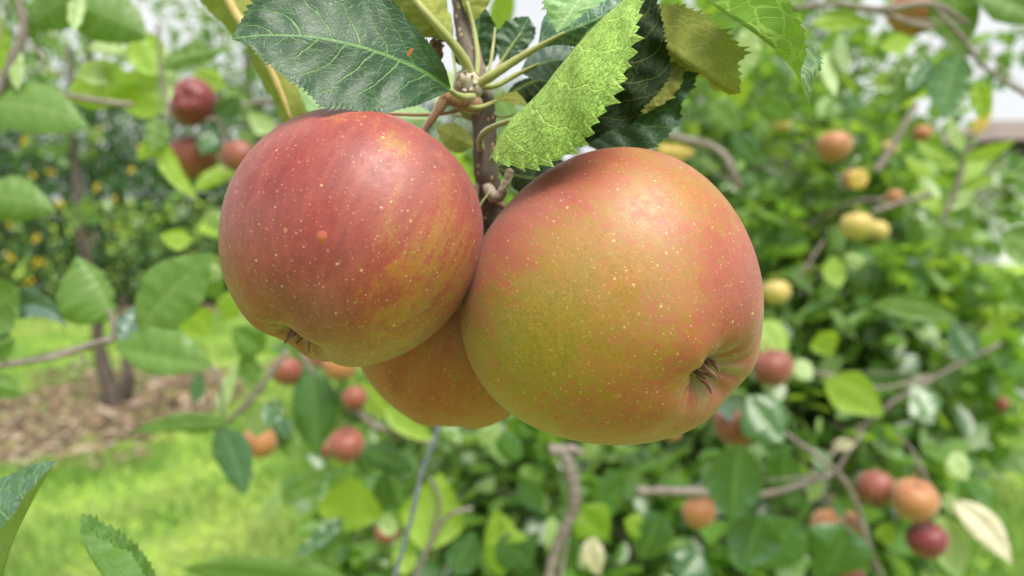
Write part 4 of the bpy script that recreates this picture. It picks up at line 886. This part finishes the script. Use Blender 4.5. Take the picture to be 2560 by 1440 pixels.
shoot('drooping twig with a large dark leaf below the red apple',
    [([(720, 880), (680, 930), (620, 1010), (560, 1060), (540, 1085)], [12, 15, 15, 13, 12]), ([(455, 890), (540, 930), (560, 1040)], [6, 7, 6])],
    [('mid_dark', (548, 1062, 612, 1240, 92), dict(curve=-.08)), ('mid_pale', (650, 1000, 640, 1095, 80), dict(flip=True)), ('mid', (590, 1060, 320, 1085, 40), dict(curve=.12)), ('mid', (560, 1060, 400, 1040, 50), dict(curve=-.1)),
     ('mid_lime', (470, 780, 520, 840, 90), dict()), ('mid', (660, 880, 580, 820, 90), dict(curve=.1)), ('mid', (640, 960, 610, 880, 60), dict()), ('mid_pale', (600, 930, 660, 990, 46), dict()), ('mid_dark', (500, 930, 490, 1010, 36), dict()),
     ('mid_pale', (545, 1040, 600, 900, 34), dict()), ('mid_dark', (700, 1000, 660, 1060, 50), dict()), ('mid_lime', (560, 800, 600, 720, 60), dict()), ('mid', (520, 740, 560, 700, 40), dict()), ('mid_pale', (555, 700, 500, 660, 44), dict())], .80)
shoot('twig with a long green leaf hanging below the cluster',
    [([(860, 1000), (930, 1060), (1000, 1085), (1090, 1110)], [14, 18, 18, 12]), ([(750, 880), (780, 930), (800, 950)], [8, 8, 6])],
    [('mid', (775, 905, 790, 1145, 108), dict(curve=-.05, flip=False)), ('mid_lime', (900, 950, 980, 1060, 60), dict()), ('mid_lime', (960, 1010, 1090, 1100, 60), dict(curve=.1)), 
     ('mid_dark', (900, 1120, 1040, 1180, 70), dict()), ('mid_dark', (870, 1000, 900, 1060, 60), dict()), ('mid', (700, 1060, 740, 1150, 60), dict()), ('mid_dark', (690, 1040, 720, 1100, 50), dict())], 1.0)
shoot('thin twigs with pale leaves at the bottom centre',
    [([(1030, 1460), (1080, 1350), (1120, 1290), (1180, 1270)], [14, 15, 12, 10]), ([(1080, 1200), (1100, 1260), (1080, 1350)], [10, 9, 8])],
    [('mid_lime', (1060, 1380, 1100, 1180, 150), dict(curve=.05)), ('mid_lime', (860, 1330, 880, 1190, 150), dict()), ('mid_dark', (860, 1290, 730, 1390, 44), dict(curve=-.15)), ('mid', (820, 1440, 850, 1290, 50), dict()),
     ('mid_pale', (980, 1340, 960, 1280, 50), dict()), ('mid_dark', (960, 1180, 950, 1290, 56), dict()), ('mid_pale', (650, 1300, 700, 1210, 34), dict(curve=.2)), ('mid', (820, 1170, 680, 1260, 50), dict()),
     ('mid', (930, 1500, 450, 1420, 110), dict(curve=.05)), ('mid_dark', (1140, 1440, 1190, 1330, 80), dict()), ('mid_lime', (1250, 1440, 1240, 1270, 90), dict()), ('mid_lime', (1010, 1440, 1010, 1330, 60), dict())], 1.0)
shoot('pruned grey branch stub curving down under the orange apple',
    [([(1375, 1125), (1405, 1130), (1425, 1180), (1437, 1240), (1430, 1290)], [30, 32, 36, 34, 28]), ([(1400, 1130), (1430, 1122), (1455, 1135)], [24, 22, 16]), ([(1430, 1290), (1400, 1350), (1375, 1440), (1370, 1600)], [24, 26, 32, 34]), ([(1590, 1228), (1660, 1228), (1760, 1232), (1860, 1242), (1960, 1225), (2080, 1185)], [22, 24, 22, 18, 16, 14])],
    [('mid_dark', (1850, 1110, 1830, 1310, 140), dict(flip=False, d=.88)), ('mid_lime', (1440, 1270, 1520, 1350, 100), dict(flip=False)), ('mid', (1440, 1340, 1410, 1430, 70), dict(flip=False)), ('mid_dark', (1650, 1280, 1600, 1400, 110), dict(flip=False)),
     ('mid_lime', (1320, 1345, 1220, 1360, 30), dict(curve=.2)), ('mid_pale', (1380, 1290, 1370, 1380, 34), dict()), ('mid_dark', (1250, 1340, 1330, 1420, 110), dict()), ('mid_dry', (1480, 1340, 1500, 1440, 60), dict(curve=.2)),
     ('mid_pale', (1500, 1100, 1440, 1150, 30), dict()), ('mid', (1560, 1180, 1500, 1230, 60), dict(flip=False)), ('mid_dark', (1900, 1290, 1850, 1420, 140), dict(flip=False)), ('mid_pale', (1200, 1110, 1250, 1060, 50), dict()), ('mid', (1300, 1150, 1240, 1080, 60), dict(flip=False)),
     ('mid_dark', (1750, 1380, 1700, 1450, 120), dict()), ('mid_lime', (1560, 1300, 1640, 1330, 60), dict())], .95)
shoot('branch running down past the small apples at the lower right',
    [([(1960, 1080), (2090, 1180), (2140, 1260), (2170, 1360), (2210, 1460)], [11, 16, 15, 14, 16]), ([(2090, 1180), (2120, 1130), (2160, 1080)], [14, 12, 8]), ([(2240, 1080), (2290, 1140), (2330, 1230), (2360, 1270)], [8, 8, 9, 8])],
    [('mid', (2120, 1310, 2060, 1440, 170), dict(flip=False)), ('mid', (1990, 1300, 1900, 1420, 150), dict(flip=False)), ('mid', (1960, 1130, 1965, 1240, 90), dict(flip=False, curve=.05)), ('mid_pale', (2340, 1290, 2400, 1450, 96), dict(curve=-.12)),
     ('mid_dry', (2380, 1250, 2530, 1410, 70), dict(curve=-.14)), ('mid_pale', (2060, 1200, 2020, 1260, 34), dict()), ('mid', (2090, 1240, 2110, 1300, 34), dict(flip=False)), ('mid_dry', (2080, 1110, 2140, 1110, 30), dict()), ('mid_grey', (2470, 1200, 2440, 1160, 30), dict()),
     ('mid_pale', (2380, 1130, 2420, 1200, 60), dict()), ('mid', (1870, 990, 1960, 1110, 120), dict(flip=False)), ('mid_grey', (1790, 1010, 1910, 1030, 70), dict(flip=False)), ('mid_lime', (2060, 950, 2210, 1040, 100), dict(curve=-.1)), ('mid_pale', (2360, 1230, 2390, 1290, 34), dict()),
     ('mid_lime', (2200, 1310, 2230, 1360, 50), dict())], 1.02)
shoot('leaves and twig among the trees right of the orange apple',
    [([(1990, 920), (2080, 940), (2200, 970), (2330, 940)], [8, 9, 9, 8]), ([(2060, 600), (2020, 660), (1990, 700)], [8, 8, 7]), ([(2180, 530), (2240, 510), (2330, 485)], [14, 14, 14])],
    [('mid_lime', (1900, 800, 1960, 900, 90), dict()), ('mid_pale', (1990, 900, 2030, 950, 50), dict()), ('mid', (2180, 760, 2400, 800, 60), dict(curve=-.1)), ('mid_dark', (2440, 900, 2380, 800, 80), dict()), ('mid_lime', (2050, 830, 2080, 890, 70), dict()),
     ('mid_pale', (2160, 660, 2110, 640, 34), dict()), ('mid_lime', (2080, 640, 2100, 720, 60), dict()), ('mid_yellow', (2130, 470, 2160, 420, 50), dict()), ('mid_lime', (2280, 480, 2350, 520, 40), dict()),
     ('mid', (2330, 1060, 2280, 960, 80), dict(flip=False)), ('mid_dark', (2000, 560, 1960, 620, 60), dict())], 1.25)
shoot('shoot with upright pale green leaves in front of the house',
    [([(2350, 560), (2390, 480), (2410, 400), (2440, 320)], [10, 12, 12, 8])],
    [('mid_lime', (2390, 460, 2500, 370, 40), dict(curve=-.1)), ('mid_lime', (2400, 420, 2290, 350, 40), dict()), ('mid_pale', (2410, 380, 2370, 290, 34), dict()), ('mid_yellow', (2430, 340, 2480, 250, 34), dict()), ('mid_lime', (2380, 470, 2490, 450, 40), dict()),
     ('mid_pale', (2360, 520, 2440, 480, 44), dict()), ('mid_lime', (2400, 400, 2540, 350, 34), dict(curve=.1)), ('mid_lime', (2360, 540, 2290, 470, 36), dict()), ('mid_lime', (2330, 440, 2260, 390, 36), dict()), ('mid_pale', (2350, 500, 2300, 420, 34), dict())], 1.3)
shoot('branch with long drooping leaves at the upper right corner',
    [([(1980, 20), (2100, 10), (2200, 25), (2330, 10), (2420, 60)], [14, 16, 20, 18, 12]), ([(2200, 25), (2280, 60), (2340, 70)], [12, 12, 10]), ([(2330, 10), (2400, 90), (2460, 165), (2510, 200), (2600, 260)], [13, 12, 12, 12])],
    [('mid', (2380, -60, 2400, 130, 130), dict(curve=.05)), ('mid', (2400, 130, 2360, 300, 120), dict(flip=False)), ('mid', (2430, -30, 2620, 60, 110), dict(curve=-.1)), ('mid', (2320, 130, 2210, 270, 70), dict(curve=-.12)), ('mid_lime', (2030, 60, 2180, 60, 50), dict(curve=-.15)),
     ('mid_dark', (2330, 150, 2270, 230, 50), dict()), ('mid', (2100, 80, 2120, 190, 40), dict(curve=.1)), ('mid_pale', (1880, 60, 1850, 200, 70), dict()), ('mid', (1920, -30, 1990, 60, 80), dict()), ('mid_lime', (2280, 100, 2200, 120, 50), dict()), ('mid_pale', (2060, 130, 2090, 240, 40), dict()),
     ('mid_lime', (2440, 200, 2460, 300, 60), dict()), ('mid', (2620, 640, 2500, 585, 100), dict()), ('mid', (2600, 760, 2530, 690, 90), dict())], .72)
shoot('dark shaded leaves behind the right side of the cluster',
    [([(1620, 330), (1700, 345), (1800, 380), (1850, 470)], [16, 18, 22, 20])],
    [('mid_dark', (1700, 345, 1650, 290, 60), dict()), ('mid', (1780, 250, 1850, 330, 80), dict()), ('mid_lime', (1850, 180, 1830, 280, 60), dict()), ('mid_yellow', (1640, 370, 1740, 380, 40), dict()), ('mid', (1900, 250, 1990, 300, 60), dict()), ('mid_dark', (1830, 330, 1900, 420, 60), dict()), ('mid_pale', (1760, 120, 1840, 200, 80), dict())], 1.1)
shoot('bright green leaves just behind the stem',
    [([(1100, 330), (1120, 420), (1150, 520)], [8, 8, 8])],
    [('mid_lime', (1150, 420, 1080, 350, 70), dict()), ('mid_lime', (1170, 460, 1120, 400, 60), dict()), ('mid_lime', (1250, 90, 1275, -40, 60), dict(flip=False)), ('mid', (960, 330, 1060, 330, 60), dict()), ('mid_lime', (1180, 500, 1150, 420, 60), dict()), ('mid_pale', (1140, 180, 1090, 260, 60), dict()),
     ('mid', (1240, 230, 1290, 300, 50), dict())], .60)

# ------------------------------------------------------------------ twine
tw = ptube('garden_twine', [(1150, 700, .62), (1120, 900, .60), (1092, 1080, .58), (1055, 1180, .57), (1030, 1290, .56), (985, 1450, .55), (900, 1800, .52)], [9, 10, 11, 12, 12, 13, 14], plain('grey_twine', (.17, .20, .235, 1), .8, 200, .4), None, n=160, seg=8, bump=.22)
tag(tw, 'taut blue-grey twine running down under the cluster', 'twine')

# ------------------------------------------------------------------ small apples in the trees behind
FA = {}
def far_apple(label, px, py, dpx, d, kind, cal=(0, -1, 0), sq=1.0, seed=0):
    R = dpx / 2 / F * d * .97
    key = kind
    if key not in FA:
        V, Q = apple_mesh(1.0, 5, nu=40, nv=30, lobes=.04); me = bpy.data.meshes.new('skin'); me.from_pydata(V.tolist(), [], Q.tolist()); me.polygons.foreach_set('use_smooth', [True] * len(me.polygons)); me.materials.append(M[kind])
        cv, cq = calyx_vq(V[-1][2] * 30, 1, 3, L=.22 * 30 / 30); cv, cq = calyx_vq(0, 1, 3, L=.0075)
        c = bpy.data.meshes.new('calyx'); c.from_pydata((cv * 26 + np.array([0, 0, V[-1][2]])).tolist(), [], cq.tolist()); c.materials.append(M['dry'])
        sv, sq_ = tube_vq(catmull([(0, 0, .55), (.02, .01, .8), (.08, .03, 1.1), (.2, .08, 1.35)], 8), [.06, .05, .05, .07], 8, .05); s = bpy.data.meshes.new('stalk'); s.from_pydata(sv.tolist(), [], sq_.tolist()); s.materials.append(M['stalk'])
        FA[key] = (me, c, s)
    t = thing('apple', label, 'apple', tuple(P(px, py, d)), 'small apples hanging in the trees behind')
    t.rotation_euler = Matrix(np.array(frame(cal, seed * 1.3)).tolist()).to_euler()
    for nm, me in zip(('skin', 'calyx', 'stalk'), FA[key]):
        o = bpy.data.objects.new(nm, me); C.objects.link(o); o.parent = t; o.scale = (R, R, R)
    return t
A = far_apple
A('dark pink apple with its calyx facing out, upper left behind the large dark leaf', 480, 254, 122, .98, 'apple_far_plum', (.15, 0, 1))
A('red-orange apple directly below the dark pink one, a leaf across its top', 484, 394, 122, 1.02, 'apple_far_red', (.1, -1, .2), seed=1)
A('red apple partly hidden behind the left edge of the big red apple', 604, 398, 112, 1.0, 'apple_far_red', (0, -1, 0), seed=2)
A('reddish apple barely showing above the shoulder of the big red apple', 676, 335, 60, 1.1, 'apple_far_red', (0, -1, 0), seed=3)
A('dull orange apple under a pale leaf beside the dark drooping leaf', 648, 1104, 88, .97, 'apple_far_orange', (-.3, -.5, .8), seed=4)
A('round red apple at the lower end of the group beneath the big red apple', 866, 1114, 96, .97, 'apple_far_red', (.1, -1, -.3), seed=5)
A('brownish apple hidden behind the left of the lowest round red one', 818, 1118, 60, 1.2, 'apple_far_red', (.1, -1, -.3), seed=6)
A('small pink-red apple between two others beneath the big red apple', 886, 997, 68, .97, 'apple_far_red', (.1, -.6, .5), seed=7)
A('orange apple tucked right under the bottom of the big red apple', 850, 915, 86, .97, 'apple_far_orange', (.1, -.9, .2), seed=8)
A('orange-red apple left of the long hanging green leaf', 716, 928, 84, 1.0, 'apple_far_red', (-.1, -1, .2), seed=9)
A('pinkish apple peeking out between the hanging leaf and the big red apple', 790, 900, 54, 1.2, 'apple_far_red', (0, -1, 0), seed=10)
A('brown-red apple behind the twine near the bottom edge', 968, 1332, 62, 1.35, 'apple_far_red', (0, -1, 0), seed=11)
A('smooth salmon apple touching the right edge of the orange apple', 1932, 920, 106, 1.05, 'apple_far_red', (.2, -1, -.2), seed=12)
A('shaded red-brown apple under a grey-green leaf at the lower right of the orange apple', 1845, 1062, 124, 1.06, 'apple_far_red', (0, -1, .1), seed=13)
A('small apple just showing below the rim of the orange apple', 1680, 1085, 44, 1.4, 'apple_far_orange', (0, -1, .1), seed=14)
A('orange apple below the horizontal grey branch', 1748, 1282, 88, 1.1, 'apple_far_orange', (.3, -1, .1), seed=15)
A('round orange apple, the brightest of the lower right group', 2286, 1251, 118, 1.0, 'apple_far_orange', (0, -1, -.3), seed=16)
A('red-brown apple with dark calyx left of the brightest orange one', 2188, 1222, 96, 1.05, 'apple_far_red', (-.3, -.6, .7), seed=17)
A('dark plum-coloured apple below the brightest orange one', 2318, 1352, 100, 1.0, 'apple_far_plum', (.3, -1, -.1), seed=18)
A('large peach apple partly behind the broad leaf at the lower right', 2095, 1332, 140, 1.12, 'apple_far_orange', (0, -1, .1), seed=19)
A('pink apple cut off by the bottom edge at the right', 2130, 1448, 64, 1.1, 'apple_far_red', (0, -1, .1), seed=20)
A('peach-orange apple high in the tree right of the cluster', 2085, 368, 90, 1.42, 'apple_far_orange', (0, -1, .1), seed=21)
A('pale yellow apple at mid height right of the cluster', 2142, 566, 80, 1.45, 'apple_far_yellow', (0, -1, .1), seed=22)
A('yellow-green apple half behind the pale yellow one', 2192, 578, 60, 1.6, 'apple_far_yellow', (0, -1, .1), seed=23)
A('small orange apple above the pale yellow one on the twig', 2236, 494, 44, 1.6, 'apple_far_orange', (0, -1, .1), seed=24)
A('yellow apple close beside the right edge of the orange apple', 1940, 732, 72, 1.5, 'apple_far_yellow', (0, -1, .1), seed=25)
A('tiny orange apple at mid right edge of the trees', 2392, 726, 42, 2.0, 'apple_far_orange', (0, -1, .1), seed=26)
A('tiny faint orange apple left of the one at mid right', 2332, 742, 30, 2.2, 'apple_far_orange', (0, -1, .1), seed=27)
A('small red apple near the house wall, lower of two', 2415, 608, 30, 2.2, 'apple_far_red', (0, -1, .1), seed=28)
A('small red apple near the house wall, upper of two', 2392, 575, 30, 2.2, 'apple_far_red', (0, -1, .1), seed=29)
A('small ochre apple to the right of the peach-orange one', 2222, 372, 44, 1.8, 'apple_far_yellow', (0, -1, .1), seed=30)
A('small orange apple on the twig near the upper right', 2305, 335, 48, 1.8, 'apple_far_orange', (0, -1, .1), seed=31)
A('golden apple just under the peach-orange one', 2135, 450, 60, 1.7, 'apple_far_orange', (0, -1, .1), seed=32)
A('faint yellow apple left of the peach-orange one', 1955, 310, 50, 1.7, 'apple_far_yellow', (0, -1, .1), seed=33)
A('large brown-orange apple behind the branch at the top right', 2290, 30, 130, .80, 'apple_far_orange', (.1, -1, .1), seed=34)
A('tiny pink apple near the right edge at lower height', 2500, 1010, 44, 1.6, 'apple_far_red', (0, -1, .1), seed=35)
